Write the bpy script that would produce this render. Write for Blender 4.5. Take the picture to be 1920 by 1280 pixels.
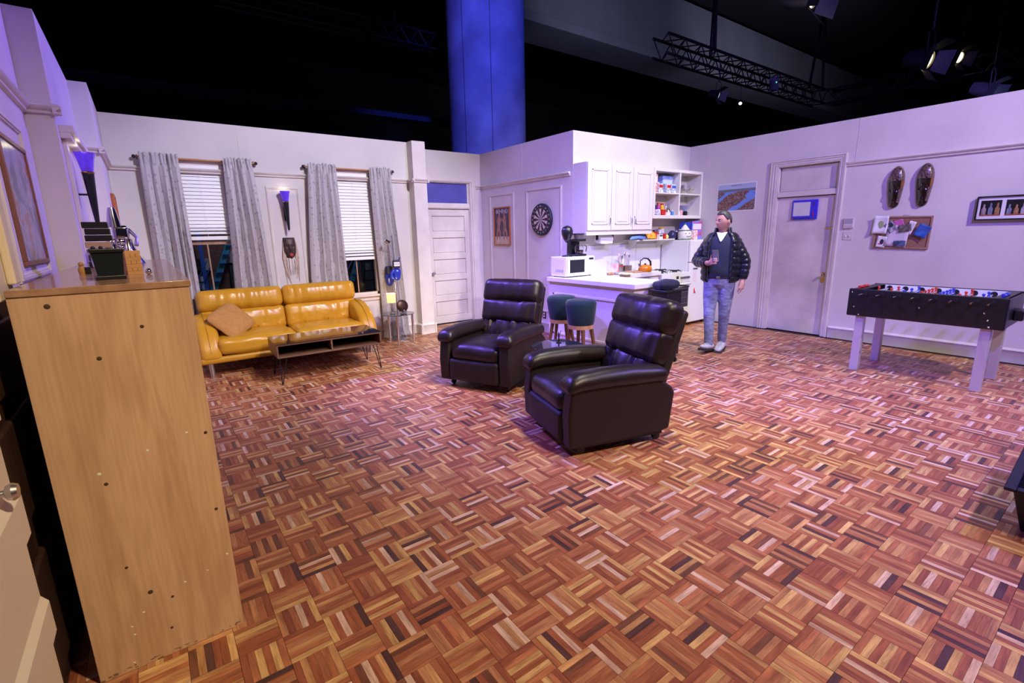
import bpy, bmesh, math, random
from mathutils import Vector, Matrix, Euler, noise
R = math.radians
PI = math.pi
for o in list(bpy.data.objects):
    bpy.data.objects.remove(o)
S = bpy.context.scene
COL = S.collection

# ------------------------------------------------------------------ camera
H = 1.533
FW = Vector((0.578, 0.787, -0.217)).normalized()
_pt, _ro, _ya = R(12.51), R(-1.208), R(126.316)
def _basis():
    cp, sp = math.cos(_pt), math.sin(_pt)
    fw = Vector((0, cp, -sp)); up = Vector((0, sp, cp)); rt = Vector((1, 0, 0))
    r = rt*math.cos(_ro) + up*math.sin(_ro); u = up*math.cos(_ro) - rt*math.sin(_ro)
    m = Matrix.Rotation(PI/2 - _ya, 3, 'Z')
    return m @ fw, m @ r, m @ u
FW, RT, UP = _basis()
cam_d = bpy.data.cameras.new('camera'); cam = bpy.data.objects.new('camera', cam_d); COL.objects.link(cam)
cam_d.sensor_width = 36.0; cam_d.lens = 909.2*36/1920; cam_d.clip_start = 0.02; cam_d.clip_end = 200
M = Matrix(((RT.x, UP.x, -FW.x, 0), (RT.y, UP.y, -FW.y, 0), (RT.z, UP.z, -FW.z, H), (0, 0, 0, 1)))
cam.matrix_world = M
S.camera = cam
def project(p):
    v = Vector(p) - Vector((0, 0, H)); d = v.dot(FW)
    if d < 0.05: return None
    return 960 + 909.2*v.dot(RT)/d, 640 - 909.2*v.dot(UP)/d, d

# ------------------------------------------------------------------ world, stage lights, added fills, exposure
w = bpy.data.worlds.new('hall_darkness'); S.world = w; w.use_nodes = True
w.node_tree.nodes['Background'].inputs[0].default_value = (0.25, 0.22, 0.6, 1)
w.node_tree.nodes['Background'].inputs[1].default_value = 0.02
S.view_settings.view_transform = 'Standard'; S.view_settings.look = 'None'
S.view_settings.gamma = 1.0; S.view_settings.use_curve_mapping = False
S.view_settings.exposure = 0.0
def spot(name, loc, target, power, col, angle, blend=0.5, size=0.15):
    d = bpy.data.lights.new(name, 'SPOT'); d.energy = power; d.color = col
    d.spot_size = R(angle); d.spot_blend = blend; d.shadow_soft_size = size
    o = bpy.data.objects.new(name, d); COL.objects.link(o); o.location = loc
    o.rotation_euler = (Vector(target) - Vector(loc)).to_track_quat('-Z', 'Y').to_euler()
    return o
WHITE = (1.0, 0.93, 0.86); LAV = (0.86, 0.78, 1.0); BLUE = (0.22, 0.13, 1.0); WARM = (1.0, 0.66, 0.33)
spot('stage_key', (5.0, -2.2, 4.8), (6.1, 3.0, 0.9), 950, (1.0, 0.88, 0.82), 76, 0.8, 0.10)
spot('stage_kitchen', (5.7, 1.4, 5.7), (5.8, 5.0, 1.6), 900, (0.98, 1.0, 0.86), 46, 0.5, 0.10)
spot('stage_window_wall', (3.2, 1.0, 5.6), (2.2, 6.7, 1.2), 1480, (1.0, 0.97, 0.97), 58, 0.8, 0.10)
spot('stage_front_wash', (2.2, -1.8, 5.4), (1.4, 2.6, 0.0), 1300, (1.0, 0.77, 0.50), 66, 0.8, 0.15)
spot('fill_floor', (3.6, 2.2, 6.6), (4.4, 3.0, 0.0), 1000, (0.95, 1.0, 0.93), 66, 0.9, 0.20)  # added overhead fill, brightens the middle of the floor
spot('stage_blue_far', (0.2, 8.4, 5.8), (3.7, 3.6, 0.0), 3600, BLUE, 42, 0.7, 0.15)
spot('fill_blue_mid', (0.0, 4.0, 6.2), (4.5, 3.6, 0.2), 1350, BLUE, 38, 0.6, 0.15)  # added blue fill for the mid floor and the peninsula side
spot('stage_blue_front', (2.0, -1.6, 5.2), (6.9, 2.6, 1.8), 1650, BLUE, 70, 0.6, 0.2)
spot('stage_blue_window', (4.6, 0.2, 5.9), (1.2, 7.0, 1.6), 850, BLUE, 56, 0.7, 0.2)
spot('stage_blue_dart', (1.2, 2.2, 5.6), (4.9, 6.0, 1.8), 1000, (0.34, 0.24, 1.0), 34, 0.8, 0.2)
spot('stage_blue_left', (5.6, 5.2, 5.6), (-0.4, 4.6, 2.1), 1500, (0.24, 0.16, 1.0), 42, 0.7, 0.2)
spot('stage_blue_near', (6.6, -1.8, 5.6), (3.9, 0.9, 0.0), 1500, BLUE, 48, 0.9, 0.2)
spot('stage_column', (2.6, 2.0, 6.6), (6.2, 9.1, 4.6), 3900, (0.05, 0.07, 1.0), 34, 0.6, 0.2)

# ------------------------------------------------------------------ materials
MATS = {}
def mat(name, col, rough=0.5, metal=0.0, var=0.0, vscale=8.0, bump=0.0, bscale=40.0, spec=0.5, coat=0.0,
        stretch=None, trans=0.0, emit=None, emits=0.0, sheen=0.0, col2=None, ior=1.45, detail=4.0):
    if name in MATS: return MATS[name]
    m = bpy.data.materials.new(name); m.use_nodes = True; MATS[name] = m
    nt = m.node_tree; n = nt.nodes; l = nt.links; b = n['Principled BSDF']
    b.inputs['Base Color'].default_value = (*col, 1); b.inputs['Roughness'].default_value = rough
    b.inputs['Metallic'].default_value = metal; b.inputs['Specular IOR Level'].default_value = spec
    b.inputs['Coat Weight'].default_value = coat; b.inputs['Transmission Weight'].default_value = trans
    b.inputs['IOR'].default_value = ior
    if sheen: b.inputs['Sheen Weight'].default_value = sheen; b.inputs['Sheen Roughness'].default_value = 0.4
    if emit: b.inputs['Emission Color'].default_value = (*emit, 1); b.inputs['Emission Strength'].default_value = emits
    tc = None
    if var or bump:
        tc = n.new('ShaderNodeTexCoord'); mp = n.new('ShaderNodeMapping'); l.new(tc.outputs['Object'], mp.inputs[0])
        if stretch: mp.inputs['Scale'].default_value = stretch
    if var:
        t = n.new('ShaderNodeTexNoise'); t.inputs['Scale'].default_value = vscale; t.inputs['Detail'].default_value = detail
        l.new(mp.outputs[0], t.inputs[0])
        r = n.new('ShaderNodeValToRGB'); l.new(t.outputs['Fac'], r.inputs[0])
        c2 = col2 or tuple(max(0, c*(1-var)) for c in col); c1 = tuple(min(1, c*(1+var*0.35)) for c in col)
        r.color_ramp.elements[0].position = 0.3; r.color_ramp.elements[1].position = 0.7
        r.color_ramp.elements[0].color = (*c2, 1); r.color_ramp.elements[1].color = (*c1, 1)
        l.new(r.outputs[0], b.inputs['Base Color'])
    if bump:
        t2 = n.new('ShaderNodeTexNoise'); t2.inputs['Scale'].default_value = bscale; t2.inputs['Detail'].default_value = 3
        l.new(mp.outputs[0], t2.inputs[0])
        bp = n.new('ShaderNodeBump'); bp.inputs['Strength'].default_value = bump; bp.inputs['Distance'].default_value = 0.01
        l.new(t2.outputs['Fac'], bp.inputs['Height']); l.new(bp.outputs[0], b.inputs['Normal'])
    return m
def wood(name, c1, c2, rough=0.45, scale=3.0, axis='Z', dist=4.0, coat=0.0):
    if name in MATS: return MATS[name]
    m = bpy.data.materials.new(name); m.use_nodes = True; MATS[name] = m
    nt = m.node_tree; n = nt.nodes; l = nt.links; b = n['Principled BSDF']
    tc = n.new('ShaderNodeTexCoord'); mp = n.new('ShaderNodeMapping'); l.new(tc.outputs['Object'], mp.inputs[0])
    sc = {'X': (0.08, 1, 1), 'Y': (1, 0.08, 1), 'Z': (1, 1, 0.08)}[axis]
    mp.inputs['Scale'].default_value = sc
    t = n.new('ShaderNodeTexNoise'); t.inputs['Scale'].default_value = scale*8; t.inputs['Detail'].default_value = 6; t.inputs['Distortion'].default_value = dist*0.2
    l.new(mp.outputs[0], t.inputs[0])
    r = n.new('ShaderNodeValToRGB'); l.new(t.outputs['Fac'], r.inputs[0])
    r.color_ramp.elements[0].position = 0.32; r.color_ramp.elements[1].position = 0.68
    r.color_ramp.elements[0].color = (*c2, 1); r.color_ramp.elements[1].color = (*c1, 1)
    l.new(r.outputs[0], b.inputs['Base Color']); b.inputs['Roughness'].default_value = rough
    b.inputs['Coat Weight'].default_value = coat
    bp = n.new('ShaderNodeBump'); bp.inputs['Strength'].default_value = 0.08; bp.inputs['Distance'].default_value = 0.004
    l.new(t.outputs['Fac'], bp.inputs['Height']); l.new(bp.outputs[0], b.inputs['Normal'])
    return m

# ------------------------------------------------------------------ mesh builder
class MB:
    def __init__(s): s.v = []; s.f = []; s.mi = []; s.cur = 0; s.mx = None
    def add(s, vs, fs):
        b = len(s.v)
        if s.mx is not None: vs = [s.mx @ Vector(p) for p in vs]
        s.v += [tuple(p) for p in vs]; s.f += [tuple(b+i for i in f) for f in fs]; s.mi += [s.cur]*len(fs); return s
    def m(s, i): s.cur = i; return s
    def tf(s, mx): s.mx = mx; return s
    def box(s, x0, y0, z0, x1, y1, z1):
        if x1 < x0: x0, x1 = x1, x0
        if y1 < y0: y0, y1 = y1, y0
        if z1 < z0: z0, z1 = z1, z0
        return s.add([(x0,y0,z0),(x1,y0,z0),(x1,y1,z0),(x0,y1,z0),(x0,y0,z1),(x1,y0,z1),(x1,y1,z1),(x0,y1,z1)],
            [(0,3,2,1),(4,5,6,7),(0,1,5,4),(1,2,6,5),(2,3,7,6),(3,0,4,7)])
    def tube(s, pts, rad, n=10, caps=True, sy=1.0):
        pts = [Vector(p) for p in pts]; k = len(pts)
        rs = rad if isinstance(rad, (list, tuple)) else [rad]*k
        vs = []; fs = []; prev = None
        for i, p in enumerate(pts):
            t = (pts[min(i+1, k-1)] - pts[max(i-1, 0)])
            if t.length < 1e-9: t = Vector((0,0,1))
            t.normalize()
            if prev is None:
                a = Vector((0,0,1)) if abs(t.z) < 0.9 else Vector((1,0,0))
                u = t.cross(a).normalized()
            else:
                u = (prev - t*prev.dot(t))
                u = u.normalized() if u.length > 1e-6 else t.orthogonal().normalized()
            prev = u; w_ = t.cross(u)
            for j in range(n):
                a = 2*PI*j/n; vs.append(p + (u*math.cos(a) + w_*math.sin(a)*sy)*rs[i])
        for i in range(k-1):
            for j in range(n):
                j2 = (j+1) % n; fs.append((i*n+j, i*n+j2, (i+1)*n+j2, (i+1)*n+j))
        if caps:
            fs.append(tuple(reversed(range(n)))); fs.append(tuple((k-1)*n+j for j in range(n)))
        return s.add(vs, fs)
    def cyl(s, p0, p1, r0, r1=None, n=16): return s.tube([p0, p1], [r0, r0 if r1 is None else r1], n)
    def lathe(s, prof, n=24, c=(0,0,0), mod=None):
        vs = []; fs = []; k = len(prof)
        for r, z in prof:
            for j in range(n):
                a = 2*PI*j/n; q = r*(mod(a, z) if mod else 1)
                vs.append((c[0]+q*math.cos(a), c[1]+q*math.sin(a), c[2]+z))
        for i in range(k-1):
            for j in range(n):
                j2 = (j+1) % n; fs.append((i*n+j, i*n+j2, (i+1)*n+j2, (i+1)*n+j))
        if prof[0][0] > 1e-6: fs.append(tuple(reversed(range(n))))
        if prof[-1][0] > 1e-6: fs.append(tuple((k-1)*n+j for j in range(n)))
        return s.add(vs, fs)
    def ball(s, c, r, n=16, k=10):
        rx, ry, rz = (r, r, r) if not isinstance(r, (tuple, list)) else r
        vs = []; fs = []
        for i in range(k+1):
            th = PI*i/k
            for j in range(n):
                a = 2*PI*j/n
                vs.append((c[0]+rx*math.sin(th)*math.cos(a), c[1]+ry*math.sin(th)*math.sin(a), c[2]-rz*math.cos(th)))
        for i in range(k):
            for j in range(n):
                j2 = (j+1) % n; fs.append((i*n+j, i*n+j2, (i+1)*n+j2, (i+1)*n+j))
        return s.add(vs, fs)
    def prism(s, poly, axis, a, b):
        n = len(poly)
        def P(p, t):
            return {'X': (t, p[0], p[1]), 'Y': (p[0], t, p[1]), 'Z': (p[0], p[1], t)}[axis]
        vs = [P(p, a) for p in poly] + [P(p, b) for p in poly]
        fs = [tuple(reversed(range(n))), tuple(range(n, 2*n))] + [(i, (i+1) % n, n+(i+1) % n, n+i) for i in range(n)]
        return s.add(vs, fs)
    def grid(s, fn, nu, nv):
        vs = [fn(i/nu, j/nv) for j in range(nv+1) for i in range(nu+1)]
        fs = [(j*(nu+1)+i, j*(nu+1)+i+1, (j+1)*(nu+1)+i+1, (j+1)*(nu+1)+i) for j in range(nv) for i in range(nu)]
        return s.add(vs, fs)
    def rbox(s, c, size, r, m=8, bulge=(0,0,0), nz=0.0, nf=6.0, seed=0, fn=None, k=4):
        h = Vector(size)*0.5; r = min(r, h.x, h.y, h.z)*0.999
        def axis(hh):
            inner = hh - r
            a = [-inner - r*math.sin(PI/2*(k-i)/k) for i in range(k)]
            mid = [-inner + 2*inner*i/m for i in range(m+1)]
            return a + mid + [-t for t in reversed(a)]
        ax = [axis(h.x), axis(h.y), axis(h.z)]
        def mp(p):
            q = Vector(tuple(max(-(h[i]-r), min(h[i]-r, p[i])) for i in range(3)))
            d = Vector(p) - q
            d = d.normalized() if d.length > 1e-9 else Vector((0,0,0))
            o = q + d*r
            e = [1-(o[i]/h[i])**2 for i in range(3)]
            b = Vector((math.copysign(bulge[0], o.x)*abs(d.x)*e[1]*e[2], math.copysign(bulge[1], o.y)*abs(d.y)*e[0]*e[2], math.copysign(bulge[2], o.z)*abs(d.z)*e[0]*e[1]))
            o = o + b
            if nz: o = o + d*nz*noise.noise(o*nf + Vector((seed*3.7, seed*1.3, seed)))
            o = o + Vector(c)
            return Vector(fn(o)) if fn else o
        for dim in range(3):
            u, v_ = [(1,2),(2,0),(0,1)][dim]
            for sg in (-1, 1):
                vs = []
                for b in ax[v_]:
                    for a in ax[u]:
                        p = [0,0,0]; p[dim] = sg*h[dim]; p[u] = a; p[v_] = b; vs.append(mp(p))
                nu = len(ax[u]); nv = len(ax[v_]); fs = []
                for j in range(nv-1):
                    for i in range(nu-1):
                        q = (j*nu+i, j*nu+i+1, (j+1)*nu+i+1, (j+1)*nu+i); fs.append(q if sg > 0 else tuple(reversed(q)))
                s.add(vs, fs)
        return s
    def build(s, name, mats, parent=None, smooth=45, bevel=0.0, merge=True, loc=None, rot=None, fixn=True):
        me = bpy.data.meshes.new(name); me.from_pydata(s.v, [], s.f)
        if not isinstance(mats, (list, tuple)): mats = [mats]
        for m_ in mats: me.materials.append(m_)
        if len(mats) > 1: me.polygons.foreach_set('material_index', s.mi)
        bm = bmesh.new(); bm.from_mesh(me)
        if merge: bmesh.ops.remove_doubles(bm, verts=bm.verts, dist=1e-5)
        if fixn: bmesh.ops.recalc_face_normals(bm, faces=bm.faces)
        bm.to_mesh(me); bm.free()
        if smooth:
            me.polygons.foreach_set('use_smooth', [True]*len(me.polygons)); me.set_sharp_from_angle(angle=R(smooth))
        me.update()
        return put(name, me, parent, loc, rot, bevel)
def put(name, me, parent=None, loc=None, rot=None, bevel=0.0):
    o = bpy.data.objects.new(name, me); COL.objects.link(o); o.parent = parent
    if loc: o.location = loc
    if rot: o.rotation_euler = rot
    if bevel:
        b = o.modifiers.new('edge', 'BEVEL'); b.width = bevel; b.segments = 2; b.limit_method = 'ANGLE'; b.angle_limit = R(40)
    return o
def tag(o, label, cat, group=None, kind=None):
    if label: o['label'] = label
    if cat: o['category'] = cat
    if group: o['group'] = group
    if kind: o['kind'] = kind
    return o
def thing(name, label, cat, loc=(0,0,0), rz=0.0, group=None):
    o = bpy.data.objects.new(name, None); COL.objects.link(o); o.empty_display_size = 0.1
    o.location = loc; o.rotation_euler = (0, 0, rz); return tag(o, label, cat, group)
def struct(o): o['kind'] = 'structure'; return o
def copy_tree(o, parent=None):
    c = o.copy(); COL.objects.link(c); c.parent = parent
    for ch in [x for x in bpy.data.objects if x.parent == o]: copy_tree(ch, c)
    return c
def box(name, m, a, b, parent=None, bevel=0.0, loc=None):
    return MB().box(*a, *b).build(name, m, parent, smooth=30, bevel=bevel, loc=loc)
def text_mesh(txt, size, m, name, parent, loc, rot, extrude=0.0008):
    cu = bpy.data.curves.new('t', 'FONT'); cu.body = txt; cu.size = size; cu.align_x = 'CENTER'; cu.align_y = 'CENTER'; cu.extrude = extrude
    to = bpy.data.objects.new('t', cu); COL.objects.link(to)
    me = bpy.data.meshes.new_from_object(to.evaluated_get(bpy.context.evaluated_depsgraph_get()))
    bpy.data.objects.remove(to); bpy.data.curves.remove(cu)
    me.materials.clear(); me.materials.append(m)
    return put(name, me, parent, loc, rot)

# ------------------------------------------------------------------ shared materials
PAINT = mat('wall_paint', (0.70, 0.655, 0.63), 0.75, var=0.10, vscale=1.6, bump=0.06, bscale=120, spec=0.25)
TRIM = mat('trim_paint', (0.72, 0.665, 0.62), 0.55, var=0.10, vscale=5, spec=0.35)
DOORP = mat('door_paint', (0.66, 0.60, 0.565), 0.6, var=0.14, vscale=3.0, spec=0.3)
DIRTY = mat('worn_door_paint', (0.72, 0.65, 0.63), 0.6, var=0.30, vscale=1.9, spec=0.3)
CHROME = mat('chrome', (0.75, 0.75, 0.78), 0.12, 1.0)
STEEL = mat('brushed_steel', (0.55, 0.55, 0.57), 0.32, 1.0)
BRASS = mat('brass', (0.75, 0.5, 0.16), 0.25, 1.0)
BLACKP = mat('black_plastic', (0.012, 0.012, 0.014), 0.35)
BLACKM = mat('black_metal', (0.010, 0.010, 0.011), 0.5, 0.0)
WHITEP = mat('white_enamel', (0.82, 0.81, 0.79), 0.3, coat=0.2)
WHITEB = mat('white_blind', (0.93, 0.94, 0.91), 0.5)
GLASS = mat('clear_glass', (1, 1, 1), 0.02, trans=1.0, ior=1.45)
DARKGLASS = mat('dark_glass', (0.015, 0.016, 0.02), 0.06, coat=0.5)
HALL = mat('hall_black', (0.012, 0.012, 0.014), 0.9)
CONC = mat('hall_concrete', (0.33, 0.33, 0.33), 0.85, var=0.45, vscale=1.4, bump=0.15, bscale=9)

# ------------------------------------------------------------------ parquet floor
BS = 0.15242
OX, OY = 0.380*BS, 0.148*BS
FX0, FX1, FY0, FY1 = -0.60, 7.66, -0.75, 7.58
wm = bpy.data.materials.new('parquet_wood'); wm.use_nodes = True
nt = wm.node_tree; n = nt.nodes; l = nt.links; b = n['Principled BSDF']
ca = n.new('ShaderNodeAttribute'); ca.attribute_name = 'Col'
uv = n.new('ShaderNodeUVMap'); uv.uv_map = 'UVMap'
mp = n.new('ShaderNodeMapping'); mp.inputs['Scale'].default_value = (4, 46, 1); l.new(uv.outputs[0], mp.inputs[0])
t = n.new('ShaderNodeTexNoise'); t.inputs['Scale'].default_value = 2.2; t.inputs['Detail'].default_value = 5; t.inputs['Distortion'].default_value = 1.0
l.new(mp.outputs[0], t.inputs[0])
mp2 = n.new('ShaderNodeMapping'); mp2.inputs['Scale'].default_value = (3, 14, 1); l.new(uv.outputs[0], mp2.inputs[0])
t2 = n.new('ShaderNodeTexNoise'); t2.inputs['Scale'].default_value = 2.0; t2.inputs['Detail'].default_value = 3; l.new(mp2.outputs[0], t2.inputs[0])
rp = n.new('ShaderNodeValToRGB'); rp.color_ramp.elements[0].position = 0.30; rp.color_ramp.elements[1].position = 0.62
rp.color_ramp.elements[0].color = (0.66, 0.60, 0.56, 1); rp.color_ramp.elements[1].color = (1.06, 1.04, 1.0, 1)
l.new(t.outputs['Fac'], rp.inputs[0])
rp2 = n.new('ShaderNodeValToRGB'); rp2.color_ramp.elements[0].position = 0.34; rp2.color_ramp.elements[1].position = 0.60
rp2.color_ramp.elements[0].color = (0.72, 0.66, 0.62, 1); rp2.color_ramp.elements[1].color = (1.05, 1.05, 1.05, 1)
l.new(t2.outputs['Fac'], rp2.inputs[0])
mx = n.new('ShaderNodeMix'); mx.data_type = 'RGBA'; mx.blend_type = 'MULTIPLY'; mx.inputs[0].default_value = 1.0
l.new(ca.outputs['Color'], mx.inputs[6]); l.new(rp.outputs[0], mx.inputs[7])
mx2 = n.new('ShaderNodeMix'); mx2.data_type = 'RGBA'; mx2.blend_type = 'MULTIPLY'; mx2.inputs[0].default_value = 1.0
l.new(mx.outputs[2], mx2.inputs[6]); l.new(rp2.outputs[0], mx2.inputs[7])
l.new(mx2.outputs[2], b.inputs['Base Color'])
b.inputs['Roughness'].default_value = 0.45; b.inputs['Specular IOR Level'].default_value = 0.75
bp = n.new('ShaderNodeBump'); bp.inputs['Strength'].default_value = 0.05; bp.inputs['Distance'].default_value = 0.002
l.new(t.outputs['Fac'], bp.inputs['Height']); l.new(bp.outputs[0], b.inputs['Normal'])
SUB = mat('subfloor', (0.045, 0.02, 0.012), 0.8)
PAL = [((0.40, 0.13, 0.055), 6), ((0.48, 0.18, 0.08), 6.5), ((0.57, 0.27, 0.125), 5.5), ((0.63, 0.34, 0.145), 4), ((0.72, 0.46, 0.19), 3.6),
       ((0.76, 0.54, 0.42), 2.8), ((0.10, 0.042, 0.040), 2.0), ((0.21, 0.08, 0.042), 2.6), ((0.33, 0.10, 0.05), 3)]
rnd = random.Random(7)
def pick():
    s_ = rnd.random()*sum(w_ for _, w_ in PAL)
    for c, w_ in PAL:
        s_ -= w_
        if s_ <= 0: break
    k_ = rnd.uniform(0.88, 1.1); return tuple(x*k_ for x in c)
def lum(c): return c[0]*.4+c[1]*.6
def finger_layout():
    res = []
    for i in range(6):
        for _ in range(30):
            c = pick()
            if not res: break
            p_ = res[-1][2]; same = abs(lum(c)-lum(p_)) < .05
            if (lum(c) < .13 and lum(p_) < .16) or (lum(c) > .5 and lum(p_) > .45): continue
            if same and (lum(c) < .16 or lum(c) > .42 or rnd.random() < .5): continue
            break
        res.append((i, i+1, c))
    return res
G1 = 0.0007
def finger_box(y0, y1, zt):
    x0, x1 = -BS/2+G1, BS/2-G1
    return [(x0,y0,zt),(x1,y0,zt),(x1,y1,zt),(x0,y1,zt),(x0,y0,-0.006),(x1,y0,-0.006),(x1,y1,-0.006),(x0,y1,-0.006)]
FF = [(0,1,2,3),(0,4,5,1),(1,5,6,2),(2,6,7,3),(3,7,4,0)]
def finger_mesh(name, fingers, centre=False):
    vs = []; fs = []; cols = []; uvs = []
    for a, b_, c in fingers:
        y0 = -BS/2 + BS*a/6 + 0.00035; y1 = -BS/2 + BS*b_/6 - 0.00035
        if a == 0: y0 += 0.0004
        if b_ == 6: y1 -= 0.0004
        q = finger_box(y0, y1, rnd.uniform(-0.0004, 0)); k_ = len(vs); vs += q
        du, dv = rnd.uniform(0, 50), rnd.uniform(0, 50)
        for f in FF:
            fs.append(tuple(k_+i for i in f))
            for i in f: cols += [*c, 1]; uvs += [q[i][0]+du, q[i][1]+dv]
    me = bpy.data.meshes.new(name); me.from_pydata(vs, [], fs); me.materials.append(wm)
    at = me.color_attributes.new('Col', 'FLOAT_COLOR', 'CORNER'); at.data.foreach_set('color', cols)
    ul = me.uv_layers.new(name='UVMap'); ul.data.foreach_set('uv', uvs)
    return me
LAY = [finger_layout() for _ in range(48)]
BLOCKS = [finger_mesh('parquet_block', L_) for L_ in LAY]
floor = struct(box('floor', SUB, (FX0, FY0, -0.06), (FX1, FY1, -0.0075)))
tag(floor, 'basket-weave parquet floor of mixed light and dark wood strips', 'floor')
back_me = None
cells = []
for iy in range(math.floor((FY0-OY)/BS)+1, math.floor((FY1-OY)/BS)):
    for ix in range(math.floor((FX0-OX)/BS)+1, math.floor((FX1-OX)/BS)):
        cx, cy = OX+(ix+0.5)*BS, OY+(iy+0.5)*BS
        if cx > 5.05 and cy > 5.3: continue
        p = project((cx, cy, 0)); big = 1e9
        if p and -10 < p[0] < 1930 and 0 < p[1] < 1290 and not (cx < 0.14 and 2.0 < cy < 4.7): big = p[2]**3/1.0
        cells.append((big, ix, iy, cx, cy))
cells.sort(key=lambda c: c[0])
bk = MB().box(-BS/2+.0006, -BS/2+.0006, -0.0074, BS/2-.0006, BS/2-.0006, -0.0061)
rest_v = []; rest_f = []; rest_c = []; rest_u = []
import array
for k, (big, ix, iy, cx, cy) in enumerate(cells):
    along_y = (ix+iy) % 2 != 0
    rz = PI/2 if along_y else 0.0
    if rnd.random() < 0.5: rz += PI
    li = rnd.randrange(len(LAY))
    if k < 50:
        if back_me is None: o = bk.build('parquet_block', SUB, floor, smooth=0); back_me = o.data
        else: o = put('parquet_block', back_me, floor)
        o.location = (cx, cy, 0); o.rotation_euler = (0, 0, rz)
        for fdef in LAY[li]:
            put('parquet_strip', finger_mesh('parquet_strip', [fdef]), o)
    elif k < 300:
        put('parquet_block', BLOCKS[li], floor, (cx, cy, 0), (0, 0, rz))
    else:
        me = BLOCKS[li]; ca_, sa_ = math.cos(rz), math.sin(rz); b0 = len(rest_v)
        for v in me.vertices: rest_v.append((cx+v.co.x*ca_-v.co.y*sa_, cy+v.co.x*sa_+v.co.y*ca_, v.co.z))
        for p in me.polygons: rest_f.append(tuple(b0+i for i in p.vertices))
        rest_c.append(li)
me = bpy.data.meshes.new('parquet_field'); me.from_pydata(rest_v, [], rest_f); me.materials.append(wm)
cc = []; uu = []
for li in rest_c:
    m_ = BLOCKS[li]; a = array.array('f', [0.0])*(len(m_.loops)*4); m_.color_attributes['Col'].data.foreach_get('color', a); cc.extend(a)
    a = array.array('f', [0.0])*(len(m_.loops)*2); m_.uv_layers['UVMap'].data.foreach_get('uv', a); uu.extend(a)
me.color_attributes.new('Col', 'FLOAT_COLOR', 'CORNER').data.foreach_set('color', cc)
me.uv_layers.new(name='UVMap').data.foreach_set('uv', uu)
put('parquet_field', me, floor)['kind'] = 'stuff'
box('panel_seam', SUB, (11.38*BS-.0011, FY0+.02, -.004), (11.38*BS+.0011, 6.9, .0003), floor)

# ------------------------------------------------------------------ walls
ZT = 2.90; XR = 7.64; YK = 5.183; XD = 4.923; YD = 7.537; YW = 7.125; YP = 6.95; TH = 0.07
def wall_mb(axis, pos, thick, a0, a1, z0, z1, holes):
    """wall in plane axis=pos..pos+thick, spanning a0..a1, z0..z1 with rectangular holes (h0,h1,zb,zt)"""
    mb = MB()
    xs = sorted({a0, a1, *[h[0] for h in holes], *[h[1] for h in holes]}); zs = sorted({z0, z1, *[h[2] for h in holes], *[h[3] for h in holes]})
    for i in range(len(xs)-1):
        run = None
        for j in range(len(zs)-1):
            cx, cz = (xs[i]+xs[i+1])/2, (zs[j]+zs[j+1])/2
            solid = not any(h[0] < cx < h[1] and h[2] < cz < h[3] for h in holes)
            if solid:
                if run is None: run = [zs[j], zs[j+1]]
                else: run[1] = zs[j+1]
            if (not solid or j == len(zs)-2) and run:
                if axis == 'Y': mb.box(xs[i], pos, run[0], xs[i+1], pos+thick, run[1])
                else: mb.box(pos, xs[i], run[0], pos+thick, xs[i+1], run[1])
                run = None
    return mb
W1 = (0.32, 0.92, 0.69, 2.44); W2 = (2.16, 2.76, 0.69, 2.44)
wall_window = struct(wall_mb('Y', YW, TH, -0.30, 3.40, 0, ZT, [W1, W2]).build('wall_window', PAINT, smooth=0, merge=False))
tag(wall_window, 'pale lavender stage wall with two curtained windows', 'wall')
wall_alcove = struct(wall_mb('Y', YD, TH, 3.50, XD+TH, 0, ZT, [(3.83, 4.68, 0, 2.405)]).build('wall_alcove', PAINT, smooth=0, merge=False))
tag(wall_alcove, 'pale wall around the panelled door with a blue transom', 'wall')
tag(struct(box('wall_return', PAINT, (3.50, YW+TH, 0), (3.565, YD, ZT))), 'narrow return wall behind the pilaster', 'wall')
wall_dart = tag(struct(box('wall_dartboard', PAINT, (XD, YK, 0), (XD+TH, YD, ZT))), 'purple-lit wall carrying the dartboard and boxing poster', 'wall')
wall_kit = tag(struct(box('wall_kitchen', PAINT, (XD+TH, YK, 0), (XR+TH, YK+TH, ZT))), 'brightly lit white wall behind the kitchen cabinets', 'wall')
wall_right = struct(wall_mb('X', XR, TH, -1.2, YK+TH, 0, ZT, [(2.878, 3.672, 0, 2.40)]).build('wall_right', PAINT, smooth=0, merge=False))
tag(wall_right, 'lavender-lit right wall with a door and wall masks', 'wall')
tag(struct(box('wall_left', PAINT, (-0.575, -0.6, 0), (-0.475, 4.30, ZT))), 'left wall beside the camera with a framed picture', 'wall')
tag(struct(box('wall_left_step', PAINT, (-0.575, 4.30, 0), (-0.34, 5.915, ZT))), 'left wall section stepping forward with a torch lamp', 'wall')
tag(struct(box('wall_left_corner', PAINT, (-0.575, 5.915, 0), (-0.21, YW+TH, ZT))), 'left wall section next to the window wall', 'wall')
pil = MB().box(3.352, YP, 0, 3.565, YW+TH, ZT)
tag(struct(pil.build('trim_pilaster', TRIM, smooth=0)), 'square pilaster between the curtain and the panelled door', 'pilaster')

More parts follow.
